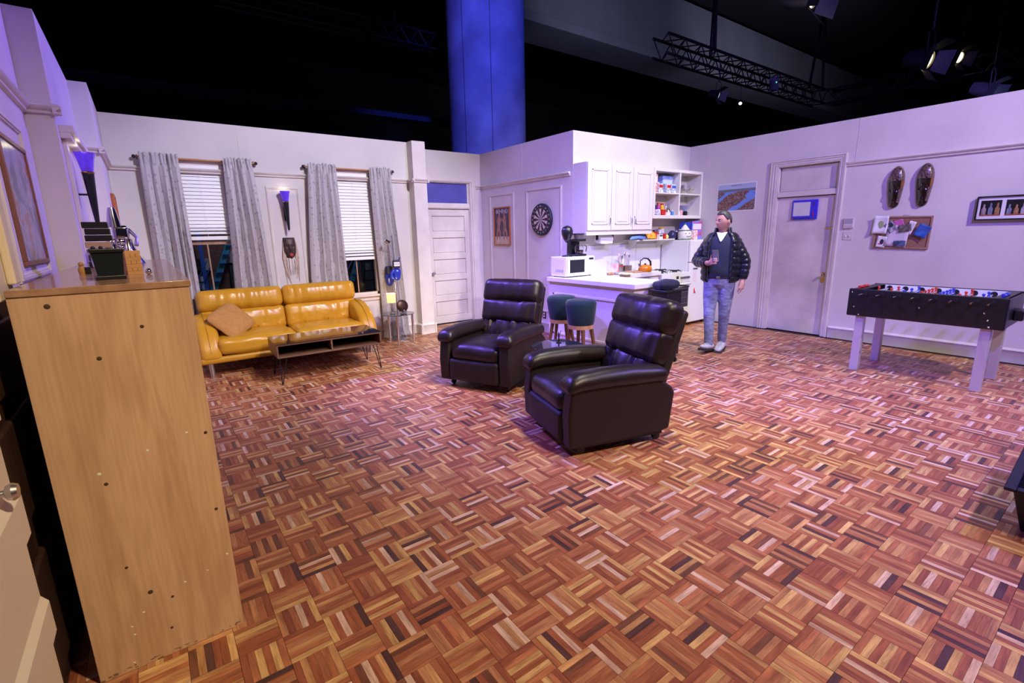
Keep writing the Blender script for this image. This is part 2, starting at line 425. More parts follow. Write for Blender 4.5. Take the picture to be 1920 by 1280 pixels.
RAILP = [(0, 0), (-0.020, 0.004), (-0.022, 0.014), (-0.014, 0.020), (-0.026, 0.026), (-0.038, 0.036), (-0.042, 0.046), (-0.034, 0.054), (0, 0.060)]
BASEP = [(0, 0), (-0.020, 0), (-0.020, 0.125), (-0.026, 0.132), (-0.030, 0.144), (-0.020, 0.158), (-0.008, 0.166), (0, 0.166)]
def moulding(prof, segs, name, label, cat, m=TRIM):
    """segs: (axis-aligned) ('Y' wall facing -Y at y=pos, x0,x1,z) / ('X-' facing -X) / ('X+' facing +X)"""
    mb = MB()
    for kind, pos, a, b_, z in segs:
        if kind == 'Y': mb.prism([(pos+p[0], z+p[1]) for p in prof], 'X', a, b_)
        elif kind == 'X-': mb.prism([(pos+p[0], z+p[1]) for p in prof], 'Y', a, b_)
        else: mb.prism([(pos-p[0], z+p[1]) for p in prof], 'Y', a, b_)
    return tag(struct(mb.build(name, m, smooth=50, merge=False)), label, cat)
RZ = 2.312
moulding(RAILP, [('Y', YW, -0.21, 3.352, RZ)], 'trim_1', 'picture rail along the window wall above the curtains', 'picture rail')
moulding(RAILP, [('Y', YP, 3.352-.04, 3.565+.04, RZ), ('X-', 3.352, YP-.04, YW, RZ), ('X+', 3.565, YP-.04, YD, RZ)], 'trim_2', 'picture rail wrapping the square pilaster', 'picture rail')
moulding(RAILP, [('X-', XD, YK+.05, YD, RZ), ('Y', YD, 4.80, XD, RZ)], 'trim_3', 'picture rail above the dartboard and poster', 'picture rail')
moulding(RAILP, [('X-', XR, -1.2, 2.795, RZ)], 'trim_4', 'picture rail above the carved masks on the right wall', 'picture rail')
moulding(RAILP, [('X+', -0.475, -0.6, 4.30, RZ), ('Y', 4.30, -0.475, -0.34+.04, RZ), ('X+', -0.34, 4.30-.04, 4.345, RZ), ('Y', 5.915, -0.34, -0.21+.04, RZ), ('X+', -0.21, 5.915-.04, YW, RZ)],
         'trim_5', 'picture rail stepping along the left wall', 'picture rail')
moulding(BASEP, [('X-', XR, -1.2, 2.78, 0)], 'baseboard_right', 'skirting board behind the football table', 'skirting')
moulding(BASEP, [('Y', YW, -0.21, 3.352, 0)], 'baseboard_window', 'skirting board below the windows', 'skirting')
moulding(BASEP, [('Y', YP, 3.352-.03, 3.565+.03, 0), ('X-', 3.352, YP-.03, YW, 0), ('X+', 3.565, YP-.03, YD, 0)], 'baseboard_pilaster', 'skirting block around the foot of the pilaster', 'skirting')
moulding(BASEP, [('X-', XD, YK+.02, YD, 0)], 'baseboard_dartboard', 'skirting board below the dartboard wall', 'skirting')
# raised panel mouldings
def panel(kind, pos, a0, a1, z0, z1, name, label, wd=0.034, dp=0.016):
    mb = MB()
    def bar(u0, u1, w0, w1, d0, d1):
        if kind == 'Y': mb.box(u0, pos-d1, w0, u1, pos-d0, w1)
        elif kind == 'X-': mb.box(pos-d1, u0, w0, pos-d0, u1, w1)
        else: mb.box(pos+d0, u0, w0, pos+d1, u1, w1)
    for i_, w_, d0, d1 in ((0.0, wd, 0.0, dp*.6), (wd*.3, wd*.4, dp*.6, dp)):
        x0, x1, y0, y1 = a0+i_, a1-i_, z0+i_, z1-i_
        bar(x0, x1, y0, y0+w_, d0, d1); bar(x0, x1, y1-w_, y1, d0, d1); bar(x0, x0+w_, y0+w_, y1-w_, d0, d1); bar(x1-w_, x1, y0+w_, y1-w_, d0, d1)
    o = mb.build(name, TRIM, smooth=0, merge=False)
    return tag(struct(o), label, 'panel moulding')
panel('Y', YW, 1.345, 1.755, 0.30, 2.20, 'trim_6', 'rectangular panel moulding around the torch lamp and bearded mask')
panel('X-', XD, 6.555, 7.26, 0.32, 2.195, 'trim_7', 'rectangular panel moulding around the boxing poster')
panel('X-', XD, 5.405, 6.235, 0.32, 2.205, 'trim_8', 'rectangular panel moulding around the dartboard')
panel('X+', -0.475, 3.05, 3.92, 1.36, 2.16, 'trim_9', 'rectangular panel moulding behind the framed picture on the left wall')
# vertical seams of the flats
for k, (a, b_) in enumerate((((1.100, YW-.003, 2.375), (1.106, YW, ZT)), ((XD-.003, 6.335, 2.375), (XD, 6.341, ZT)), ((XR-.003, 2.70, 2.375), (XR, 2.706, ZT)))):
    tag(struct(box('trim_%d' % (10+k), TRIM, a, b_)), ['hairline joint strip on the window wall', 'hairline joint strip above the dartboard', 'hairline joint strip beside the right door'][k], 'joint strip')

# ---- door in the alcove (five horizontal panels, blue transom)
d1 = thing('door_1', 'pinkish door with five horizontal panels and a dull knob', 'door', (4.255, YD+0.045, 0)); struct(d1)
mb = MB()
dw = 0.425; zs = [0.0]
mb.box(-dw, 0.005, 0.008, dw, 0.035, 1.965)
pz = [(0.13+0.365*i, 0.13+0.365*i+0.265) for i in range(5)]
edges = [0.008] + [q for p in pz for q in p] + [1.965]
mb.box(-dw, -0.016, 0.008, -dw+0.105, 0.006, 1.965); mb.box(dw-0.105, -0.016, 0.008, dw, 0.006, 1.965)
for i in range(0, len(edges), 2): mb.box(-dw+0.105, -0.016, edges[i], dw-0.105, 0.006, edges[i+1])
mb.build('door_leaf', DOORP, d1, smooth=0, merge=False, bevel=0.003)
for z0, z1 in pz: box('panel', DOORP, (-dw+0.122, -0.004, z0+0.016), (dw-0.122, 0.008, z1-0.016), d1, 0.003)
kb = MB().lathe([(0.026, 0), (0.028, 0.004), (0.012, 0.008), (0.010, 0.03), (0.024, 0.038), (0.029, 0.052), (0.022, 0.066), (0, 0.07)], 16)
kb.tf(None); kn = kb.build('door_knob', STEEL, d1, loc=(-0.352, -0.016, 0.90), rot=(PI/2, 0, 0))
fr = MB()
for (x0, x1, z0, z1) in ((3.70, 3.83, 0, 2.405), (4.68, 4.805, 0, 2.405), (3.70, 4.805, 2.405, 2.52)):
    fr.box(x0, YD-0.022, z0, x1, YD-.0005, z1)
for (x0, x1, z0, z1) in ((3.73, 3.80, 0, 2.42), (4.71, 4.775, 0, 2.42), (3.73, 4.775, 2.42, 2.495)):
    fr.box(x0, YD-0.034, z0, x1, YD-.022, z1)
fr.box(3.843, YD+.001, 1.972, 4.667, YD+.06, 2.066); fr.box(3.843, YD-.012, 1.985, 4.667, YD+.001, 2.05)
fr.box(3.8305, YD-.0005, 0, 3.842, YD+.06, 2.393); fr.box(4.668, YD-.0005, 0, 4.6795, YD+.06, 2.393); fr.box(3.8305, YD-.0005, 2.393, 4.6795, YD+.06, 2.4045)
fr.box(4.640, YD+.012, 2.067, 4.667, YD+.06, 2.392)
tag(struct(fr.build('trim_13', TRIM, smooth=0, merge=False, bevel=0.003)), 'moulded door casing around the panelled door and transom', 'door casing')
TRB = mat('blue_transom_glass', (0.10, 0.10, 0.42), 0.35, var=0.2, vscale=6)
tag(struct(box('window_3', TRB, (3.842, YD+.03, 2.066), (4.64, YD+.045, 2.393))), 'deep blue transom pane above the panelled door', 'window')

# ---- worn flush door on the right wall
d2 = thing('door_2', 'worn flush lavender-grey door with a brass knob plate', 'door', (XR+0.04, 3.275, 0)); struct(d2)
box('door_leaf', DIRTY, (0, -0.392, 0.006), (0.04, 0.392, 1.965), d2, 0.002)
box('transom_panel', DOORP, (0.005, -0.380, 2.055), (0.03, 0.380, 2.385), d2, 0.002)
box('transom_bar', TRIM, (-0.045, -0.395, 1.975), (0.03, 0.395, 2.050), d2, 0.004)
hp = box('knob_plate', BRASS, (-0.006, -0.352, 0.76), (0, -0.305, 0.915), d2, 0.002)
MB().lathe([(0.010, 0), (0.010, 0.022), (0.022, 0.030), (0.026, 0.042), (0.018, 0.054), (0, 0.057)], 16).build('knob', CHROME, hp, loc=(-0.004, -0.328, 0.868), rot=(0, -PI/2, 0))
ch = box('chain_track', BRASS, (-0.008, -0.392, 1.508), (0, -0.285, 1.532), d2, 0.002)
mb = MB()
for i in range(7): mb.ball((-0.016-.002*(i % 2), -0.385+.004*i, 1.505-0.014*i), (0.006, 0.004, 0.009), 8, 6)
mb.ball((-0.02, -0.40, 1.52), (0.012, 0.016, 0.016), 10, 8)
mb.build('door_chain', CHROME, ch)
fr = MB()
for (y0, y1, z0, z1) in ((3.672, 3.785, 0, 2.40), (2.795, 2.878, 0, 2.40), (2.795, 3.785, 2.40, 2.492)):
    fr.box(XR-0.018, y0, z0, XR-.0005, y1, z1)
for i_, w_, d_ in ((0.002, .020, .034), (.030, .018, .028), (.070, .012, .025)):
    yo0, yo1, zo = 2.795+i_*.8, 3.785-i_, 2.492-i_*.9
    fr.box(XR-d_, yo0, zo-w_, XR-.018, yo1, zo)
    fr.box(XR-d_, yo0, 0, XR-.018, yo0+w_, zo-w_); fr.box(XR-d_, yo1-w_, 0, XR-.018, yo1, zo-w_)
fr.box(XR-.0005, 2.8785, 0, XR+.07, 2.884, 2.394); fr.box(XR-.0005, 3.666, 0, XR+.07, 3.6715, 2.394); fr.box(XR-.0005, 2.8785, 2.394, XR+.07, 3.6715, 2.3995)
tag(struct(fr.build('trim_14', TRIM, smooth=0, merge=False, bevel=0.002)), 'moulded door casing around the worn flush door', 'door casing')

# ---- left foreground: open white door, dark door behind the plywood unit, casing
d3 = thing('door_3', 'white panelled door ajar at the left edge with a dull round knob', 'door', (-0.425, 1.35, 0)); struct(d3)
WD = mat('white_door_paint', (0.74, 0.66, 0.55), 0.5, var=0.06, vscale=4)
box('door_leaf', WD, (0, -0.45, 0.01), (0.035, 0.445, 2.0), d3, 0.004)
for z0, z1 in ((0.10, 0.20), (0.42, 0.52), (0.74, 0.86), (1.08, 1.18), (1.42, 1.52), (1.86, 1.97)):
    MB().prism([(0.03, z0-.03), (0.050, z0), (0.050, z1), (0.03, z1+.03)], 'Y', -0.45, 0.445).build('rail_moulding', WD, d3, smooth=0, bevel=0.004)
MB().lathe([(0.022, 0), (0.022, 0.004), (0.009, 0.008), (0.008, 0.016), (0.018, 0.020), (0.023, 0.032), (0.018, 0.042), (0, 0.045)], 20).build('door_knob', STEEL, d3, loc=(0.035, 0.30, 0.925), rot=(0, PI/2, 0))
d4 = thing('door_4', 'dark brown panelled door in shadow behind the plywood unit', 'door', (-0.475, 2.10, 0)); struct(d4)
DKW = wood('dark_brown_wood', (0.05, 0.022, 0.014), (0.025, 0.011, 0.008), 0.5)
box('door_leaf', DKW, (0, -0.30, 0.01), (0.03, 0.75, 1.345), d4, 0.003)
for z0, z1 in ((0.12, 0.52), (0.66, 0.98), (1.06, 1.28)): box('panel', DKW, (0.028, -0.20, z0), (0.05, 0.65, z1), d4, 0.008)
mb = MB().box(-0.475, 2.06, 1.36, -0.40, 2.34, ZT).box(-0.40, 2.10, 1.36, -0.375, 2.30, ZT).box(-0.375, 2.22, 1.405, -0.352, 2.30, ZT)
CRM = mat('cream_casing_paint', (0.72, 0.62, 0.45), 0.5, var=0.08, vscale=3)
tag(struct(mb.build('trim_15', CRM, smooth=0, merge=False, bevel=0.006)), 'cream door casing rising behind the plywood unit', 'door casing')
mb = MB().box(-0.34, 4.46, 0, -0.318, 4.56, 2.20).box(-0.34, 5.36, 0, -0.318, 5.46, 2.20).box(-0.34, 4.42, 2.20, -0.285, 5.50, 2.235).box(-0.34, 4.42, 2.235, -0.265, 5.50, 2.28).box(-0.34, 4.56, 0, -0.334, 5.36, 2.20)
tag(struct(mb.build('trim_16', TRIM, smooth=0, merge=False, bevel=0.004)), 'door casing on the left wall behind the torch lamp', 'door casing')

# ------------------------------------------------------------------ windows, blinds, curtains
WOODW = wood('window_wood', (0.42, 0.27, 0.17), (0.28, 0.16, 0.10), 0.5)
SILLP = mat('sill_paint', (0.70, 0.61, 0.55), 0.5)
PANE = mat('window_pane', (0.8, 0.85, 0.95), 0.02, trans=1.0, ior=1.1)
for k, (x0, x1, z0, z1) in enumerate((W1, W2)):
    wn = thing('window_%d' % (k+1), ['sash window behind the left pair of curtains with dark lower panes', 'sash window behind the right pair of curtains beside the floor lamp'][k], 'window', ((x0+x1)/2, YW, 0)); struct(wn)
    hw = (x1-x0)/2; cx = 0
    fr = MB(); y0, y1 = 0.004, 0.066
    fr.box(-hw, y0, z0, -hw+.03, y1, z1); fr.box(hw-.03, y0, z0, hw, y1, z1); fr.box(-hw, y0, z1-.03, hw, y1, z1); fr.box(-hw, y0, z0, hw, y1, z0+.035)
    fr.build('window_frame', SILLP, wn, smooth=0, merge=False)
    zm = 1.50
    fr = MB().box(-hw+.03, .045, zm-.02, hw-.03, .066, zm+.02); fr.build('meeting_rail', WOODW, wn, smooth=0)
    MB().box(-0.008, .045, z0+.035, 0.008, .062, zm-.02).build('glazing_bar', WOODW, wn, smooth=0)
    MB().box(-hw+.03, .052, z0+.035, -.008, .056, zm-.02).build('pane', PANE, wn, smooth=0)
    MB().box(.008, .052, z0+.035, hw-.03, .056, zm-.02).build('pane', PANE, wn, smooth=0)
    MB().box(-hw+.03, .052, zm+.02, hw-.03, .056, z1-.03).build('pane', PANE, wn, smooth=0)
    MB().box(-hw-.03, -.05, z0-.03, hw+.03, .004, z0+.002).box(-hw-.01, -.018, z0-.09, hw+.01, 0, z0-.03).build('window_sill', SILLP, wn, smooth=0, merge=False, bevel=.004)
    MB().box(-hw-.01, -.014, z1-.005, hw+.01, 0.004, z1+.04).build('window_head', SILLP, wn, smooth=0, merge=False, bevel=.003)
    # blind
    zb = (1.535, 1.205)[k]
    bl = thing('window_blind', ['white venetian blind lowered halfway over the left window', 'white venetian blind lowered far down over the right window'][k], 'blind', (wn.location.x, YW-.002, 0), 0, 'white venetian blinds in the two windows')
    MB().box(-hw+.032, .008, 2.37, hw-.032, .040, 2.41).build('headrail', WHITEB, bl, smooth=0, bevel=.002)
    nsl = int((2.345-zb-.055)/.0425)+1
    sl = None
    for i in range(nsl):
        z = 2.345 - i*.0425
        if sl is None:
            m_ = MB().tf(Matrix.Rotation(R(72), 4, 'X')).box(-hw+.034, -.024, -.0012, hw-.034, .024, .0012)
            sl = m_.build('blind_slat', WHITEB, bl, smooth=0, loc=(0, .022, z))
        else: put('blind_slat', sl.data, bl, (0, .022, z), (0, 0, 0) if i < nsl-2 else (R(-28), 0, 0))
    MB().box(-hw+.034, .004, zb, hw-.034, .036, zb+.045).build('bottom_rail', WHITEB, bl, smooth=0, bevel=.003)
    MB().tube([(0.02, .000, 2.36), (0.02, .000, zb+.04)], .0012, 6).build('lift_cord', WHITEB, bl)

# jacquard curtain cloth
cm = bpy.data.materials.new('jacquard_curtain'); cm.use_nodes = True; MATS['jacquard_curtain'] = cm
nt = cm.node_tree; n = nt.nodes; l = nt.links; b = n['Principled BSDF']
tc = n.new('ShaderNodeTexCoord')
vo = n.new('ShaderNodeTexVoronoi'); vo.inputs['Scale'].default_value = 20; l.new(tc.outputs['Object'], vo.inputs[0])
no = n.new('ShaderNodeTexNoise'); no.inputs['Scale'].default_value = 22; no.inputs['Detail'].default_value = 2; l.new(tc.outputs['Object'], no.inputs[0])
ad = n.new('ShaderNodeMath'); ad.operation = 'ADD'; l.new(vo.outputs['Distance'], ad.inputs[0]); l.new(no.outputs['Fac'], ad.inputs[1])
rp = n.new('ShaderNodeValToRGB'); rp.color_ramp.elements[0].position = 0.70; rp.color_ramp.elements[1].position = 0.80; l.new(ad.outputs[0], rp.inputs[0])
rp.color_ramp.elements[0].color = (0.36, 0.33, 0.35, 1); rp.color_ramp.elements[1].color = (0.52, 0.49, 0.50, 1)
l.new(rp.outputs[0], b.inputs['Base Color'])
rr = n.new('ShaderNodeMapRange'); rr.inputs[3].default_value = 0.30; rr.inputs[4].default_value = 0.75; l.new(rp.outputs[0], rr.inputs[0]); l.new(rr.outputs[0], b.inputs['Roughness'])
b.inputs['Sheen Weight'].default_value = 0.2
def curtain(name, label, xt0, xt1, xb0, xb1, ztop, zbot, folds, seed, y=7.018, amp=0.034, puddle=0.0):
    rd = random.Random(seed); ph = [rd.uniform(-3, 3) for _ in range(10)]
    ed = [0.0]
    for i in range(folds): ed.append(ed[-1] + rd.uniform(.55, 1.5))
    ed = [e/ed[-1] for e in ed]; am = [rd.uniform(.6, 1.25) for _ in range(folds)]; gat = [rd.uniform(.15, .5) for _ in range(folds)]
    def fold(u, v):
        uu = min(.9999, max(0, u + .035*math.sin(2.4*v+ph[0])*v*math.sin(PI*u)))
        for i in range(folds):
            if uu < ed[i+1]:
                t = (uu-ed[i])/(ed[i+1]-ed[i]); break
        # rounded pleat, narrow valley
        h = math.sin(PI*t)**.75
        return (h*2-1)*am[i]*(1-gat[i]*max(0, 1-v*3.0)), i, t
    def fn(u, v):
        z = ztop + (zbot-ztop)*v
        h, i, t = fold(u, v)
        a = amp*(0.60 + 0.65*min(1, v*1.8))
        yy = y - a*h - .010*math.sin(17*u+ph[1]+3*v) - .006*math.sin(41*u+ph[2])*max(0, 1-v*4) + .012*math.sin(4*v+ph[3]+3*u)*v
        if v < .05: yy -= .010*math.sin(60*u+ph[4])
        xx = (xt0+(xt1-xt0)*u)*(1-v) + (xb0+(xb1-xb0)*u)*v + 0.014*math.sin(2*PI*t)*min(1, v*2) + 0.02*math.sin(3.2*v+ph[5])*v
        if puddle and z < puddle: yy -= (puddle-z)*0.5*(0.5+0.5*h); xx += (puddle-z)*0.3*h
        return (xx, yy, z + (0.010*math.sin(46*u+ph[6]) if v < .03 else 0))
    o = MB().grid(fn, 120, 64).build(name, cm, smooth=80, fixn=False)
    sm = o.modifiers.new('cloth', 'SOLIDIFY'); sm.thickness = 0.003
    return tag(o, label, 'curtain', 'grey jacquard curtains')
curtain('curtain', 'grey jacquard curtain left of the left window, partly behind the plywood unit', 0.085, 0.445, 0.03, 0.44, 2.50, 0.42, 5, 1)
curtain('curtain', 'grey jacquard curtain between the left window and the torch lamp', 0.895, 1.205, 0.83, 1.32, 2.50, 0.42, 4, 2)
curtain('curtain', 'grey jacquard curtain between the bearded mask and the right window', 1.875, 2.245, 1.73, 2.30, 2.50, 0.42, 5, 3)
curtain('curtain', 'grey jacquard curtain behind the floor lamp, reaching the floor', 2.71, 3.02, 2.74, 3.16, 2.50, 0.008, 4, 4, puddle=0.10)
RODM = wood('curtain_rod_wood', (0.55, 0.28, 0.12), (0.40, 0.18, 0.07), 0.35, axis='X')
for x0, x1, lb in ((0.05, 1.25, 'slim wooden curtain rod above the left window'), (1.84, 3.07, 'slim wooden curtain rod above the right window')):
    t_ = thing('curtain_rod', lb, 'curtain rod', (x0, 7.078, 2.462))
    MB().cyl((0, 0, 0), (x1-x0, 0, 0), .011, n=12).build('rod', RODM, t_)
    for s_ in (0, 1): MB().ball((s_*(x1-x0) + (s_*2-1)*.012, 0, 0), .020, 12, 8).build('finial', BLACKM, t_)
    for s_ in (0.015, x1-x0-.015): MB().box(s_-.006, 0, -.02, s_+.006, .046, .02).build('bracket', BLACKM, t_, smooth=0)

# ---- brick backdrop with fire escapes seen through the panes
bm_ = bpy.data.materials.new('brick_backdrop'); bm_.use_nodes = True
nt = bm_.node_tree; n = nt.nodes; l = nt.links; b = n['Principled BSDF']
tc = n.new('ShaderNodeTexCoord'); mp = n.new('ShaderNodeMapping'); mp.inputs['Rotation'].default_value = (PI/2, 0, 0); l.new(tc.outputs['Object'], mp.inputs[0])
bt = n.new('ShaderNodeTexBrick'); bt.inputs['Scale'].default_value = 9; bt.inputs['Color1'].default_value = (0.20, 0.08, 0.055, 1); bt.inputs['Color2'].default_value = (0.13, 0.05, 0.04, 1); bt.inputs['Mortar'].default_value = (0.16, 0.12, 0.11, 1)
l.new(mp.outputs[0], bt.inputs[0]); l.new(bt.outputs['Color'], b.inputs['Base Color']); b.inputs['Roughness'].default_value = 0.9
YB = 8.35
wb = MB().box(-1.2, YB, -.2, 4.6, YB+.06, 2.6)
tag(struct(wb.build('wall_backdrop', bm_, smooth=0)), 'dark brick facade seen through the lower window panes', 'wall')
FEB = mat('fire_escape_blue', (0.05, 0.13, 0.55), 0.5); FET = mat('fire_escape_teal', (0.06, 0.30, 0.38), 0.5)
def fescape(x, z, label, s=1.0):
    t_ = thing('fire_escape', label, 'fire escape', (x, YB-.16, z))
    MB().prism([(-.05, 0), (.05, 0), (.42*s, .95*s), (.34*s, .95*s)], 'Y', -.02, .02).build('stair_stringer', FET, t_, smooth=0)
    MB().prism([(-.02, .05), (.03, .05), (.02, 1.1*s), (-.03, 1.1*s)], 'Y', .03, .06).build('post', FEB, t_, smooth=0)
    for i in range(7): MB().box(-.02+.055*i*s, -.05, .08+.125*i*s, .07+.055*i*s, .02, .09+.125*i*s).build('tread', FEB, t_, smooth=0)
    MB().cyl((-.30, -.04, 0), (.04, -.04, .62*s), .008, n=6).cyl((-.22, -.04, 0), (.10, -.04, .58*s), .008, n=6).build('brace', FEB, t_)
    mb = MB().box(-.5, -.05, -.03, .1, .05, 0)
    for i in range(12): mb.box(-.48+.05*i, -.05, -.2, -.47+.05*i, -.04, -.02)
    mb.box(-.45, .04, -.03, -.42, .16, 0).box(.05, .04, -.03, .08, .16, 0)
    mb.build('balcony_grating', FEB, t_, smooth=0, merge=False)
fescape(0.62, 0.62, 'blue and teal fire escape outside the left window')
fescape(2.62, 0.62, 'blue fire escape outside the right window', 0.9)
def bwin(x0, x1, z0, z1, label, rows, cols, mpane, lintel=True):
    t_ = thing('facade_window', label, 'window', ((x0+x1)/2, YB, z0)); hw = (x1-x0)/2; hh = z1-z0
    MB().box(-hw-.05, -.03, -.05, hw+.05, 0, 0).box(-hw-.05, -.03, hh, hw+.05, 0, hh+.05).box(-hw-.05, -.03, 0, -hw, 0, hh).box(hw, -.03, 0, hw+.05, 0, hh).build('frame', mat('facade_frame', (0.03, 0.05, 0.06), 0.6), t_, smooth=0, merge=False)
    for i in range(rows):
        for j in range(cols):
            MB().box(-hw+2*hw*j/cols+.01, -.012, hh*i/rows+.012, -hw+2*hw*(j+1)/cols-.01, -.002, hh*(i+1)/rows-.012).build('pane', mpane, t_, smooth=0)
    if lintel: MB().box(-hw-.1, -.05, hh+.05, hw+.1, 0, hh+.22).build('stone_lintel', mat('facade_stone', (0.45, 0.40, 0.36), 0.9, var=.4, vscale=9), t_, smooth=0)
bwin(0.30, 0.62, 0.45, 1.06, 'pale blind-covered facade window seen low in the left window', 5, 1, mat('pale_blue_shade', (0.62, 0.70, 0.85), 0.6))
bwin(1.00, 1.35, 0.40, 1.15, 'dark facade window at the right of the left window view', 2, 2, mat('dim_pane', (0.05, 0.06, 0.05), 0.2))
bwin(2.06, 2.36, 0.45, 1.0, 'pale facade window behind the fire escape in the right window', 4, 1, mat('pale_blue_shade', (0.62, 0.70, 0.85), 0.6))
bwin(2.98, 3.30, 0.30, 1.12, 'greenish grid-paned facade window in the right window', 5, 2, mat('green_pane', (0.22, 0.30, 0.28), 0.3))
spot('fill_backdrop', (1.4, 7.35, 3.1), (1.5, 8.35, 0.9), 60, (0.75, 0.80, 1.0), 120, 0.6, 0.1)  # added lamp out of view, brightens the brick facade

# ------------------------------------------------------------------ torch sconces
SHADE = mat('violet_glass_shade', (0.10, 0.05, 0.55), 0.15, trans=0.35, emit=(0.20, 0.06, 1.0), emits=0.35, var=0.7, vscale=22)
def sconce(loc, rz, label, cone=True):
    t_ = thing('torch_sconce', label, 'wall lamp', loc, rz)
    MB().lathe([(0.010, -0.36), (0.014, -0.34), (0.034, -0.02), (0.036, 0.0), (0.030, 0.01), (0, 0.01)], 20, (0, -0.085, 0)).build('torch_stem', BLACKP, t_)
    MB().lathe([(0.030, 0.0), (0.036, 0.02), (0.050, 0.10), (0.062, 0.135), (0.058, 0.135), (0.046, 0.10), (0.032, 0.02), (0.026, 0.004)], 28, (0, -0.085, 0), lambda a, z: 1+.05*math.cos(9*a)).build('glass_shade', SHADE, t_)
    MB().lathe([(0.037, -.004), (0.041, 0), (0.037, .006)], 20, (0, -0.085, 0)).build('brass_collar', BRASS, t_)
    MB().box(-.022, -.012, -.24, .022, 0, -.05).build('wall_plate', BLACKP, t_, smooth=0, bevel=.003)
    MB().cyl((0, -.01, -.15), (0, -.07, -.15), .007, n=8).build('arm', BLACKP, t_)
    MB().ball((0, -.085, -.365), .012, 10, 8).build('tip', STEEL, t_)
    d = bpy.data.lights.new('sconce_bulb', 'POINT'); d.energy = 0.3; d.color = (1.0, 0.9, 0.45); d.shadow_soft_size = .02
    lo = bpy.data.objects.new('sconce_bulb', d); COL.objects.link(lo); lo.parent = t_; lo.location = (0, -.085, .15)
    return t_
sconce((1.555, YW, 2.00), 0, 'violet torch lamp on the window wall above the bearded mask')
sconce((-0.34, 4.72, 2.02), PI/2, 'violet torch lamp on the left wall above the plywood unit')

# bearded mask
t_ = thing('bearded_mask', 'dark carved face mask with a long pale fringe beard', 'mask', (1.553, YW, 1.40))
MSK = wood('mask_wood', (0.085, 0.045, 0.035), (0.035, 0.018, 0.015), 0.5)
def fmask(wd, ht, dp, seed=0, nose=.02):
    def fn(u, v):
        a = (u-.5)*2; z = (v-.5)*2
        half = wd*(0.62+0.38*math.sqrt(max(0, 1-((z-.15)/1.2)**2))) * (1 if z > -.2 else (1-((-.2-z)/.8)**2*.75))
        x = a*half; d = dp*math.sqrt(max(0, 1-a*a*.98))*math.sqrt(max(0.0, 1-(z*.98)**4))
        d += nose*math.exp(-(x/.016)**2)*max(0, 1-((z+.02)/.35)**2) - .012*math.exp(-((abs(x)-.032)/.017)**2-((z-.18)/.13)**2) + .008*math.exp(-((z-.38)/.1)**2)*(1-abs(a))
        d += .010*math.exp(-(x/.03)**2-((z+.5)/.08)**2) - .012*math.exp(-(x/.022)**2-((z+.56)/.035)**2)
        return (x, -d, z*ht)
    return fn
MB().grid(fmask(.082, .145, .055), 30, 34).build('face', MSK, t_, smooth=80)
MB().ball((0.004, -.062, -.085), (.026, .012, .020), 12, 8).build('red_lips', mat('mask_red', (0.45, 0.04, 0.03), 0.5), t_)
FRG = mat('raffia_fringe', (0.62, 0.48, 0.38), 0.9, var=.3, vscale=60)
rd = random.Random(5)
for s_ in (-1, 1):
    mb = MB()
    for i in range(16):
        x = s_*rd.uniform(.060, .095); zt = rd.uniform(-.02, .10); ln = rd.uniform(.32, .48)
        mb.tube([(x*.9, -.012, zt), (x*1.06, -.018, zt-ln*.4), (s_*rd.uniform(.02, .085), -.012, zt-ln)], [.004, .005, .002], 5)
    mb.build('fringe', FRG, t_)
mb = MB()
for i in range(20):
    x = rd.uniform(-.05, .05); mb.tube([(x, -.03, -.12), (x*1.1, -.03, -.22), (x*.8, -.012, -.30-rd.uniform(0, .06))], [.004, .005, .0015], 5)
mb.build('beard', mat('pale_raffia', (0.72, 0.66, 0.62), 0.9), t_)

# ------------------------------------------------------------------ yellow leather sofa
YLW = mat('yellow_leather', (0.60, 0.30, 0.018), 0.30, var=0.10, vscale=5, bump=0.12, bscale=90, coat=0.15)
YLD = mat('yellow_leather_base', (0.52, 0.26, 0.016), 0.38, var=0.1, vscale=5)
t_ = thing('leather_sofa', 'mustard yellow leather two-seater sofa under the windows', 'sofa', (1.335, 6.62, 0))
hw = 1.045
MB().rbox((0, 0.02, 0.205), (2*hw-.02, 0.80, 0.075), .03, 10).build('base_rail', YLD, t_)
def wr(amp, fx, fz, seed, low=0.0):
    def f(p):
        v = abs(noise.noise(Vector((p.x*fx+seed*7, p.z*fz*.5, p.z*fz+seed))))
        k = amp*v + low*abs(noise.noise(Vector((p.x*fx*1.6+seed, p.z*6, seed))))*max(0, 1-(p.z+.02)/.16)
        return Vector((p.x, p.y + (k if p.y < 0 else 0), p.z))
    return f
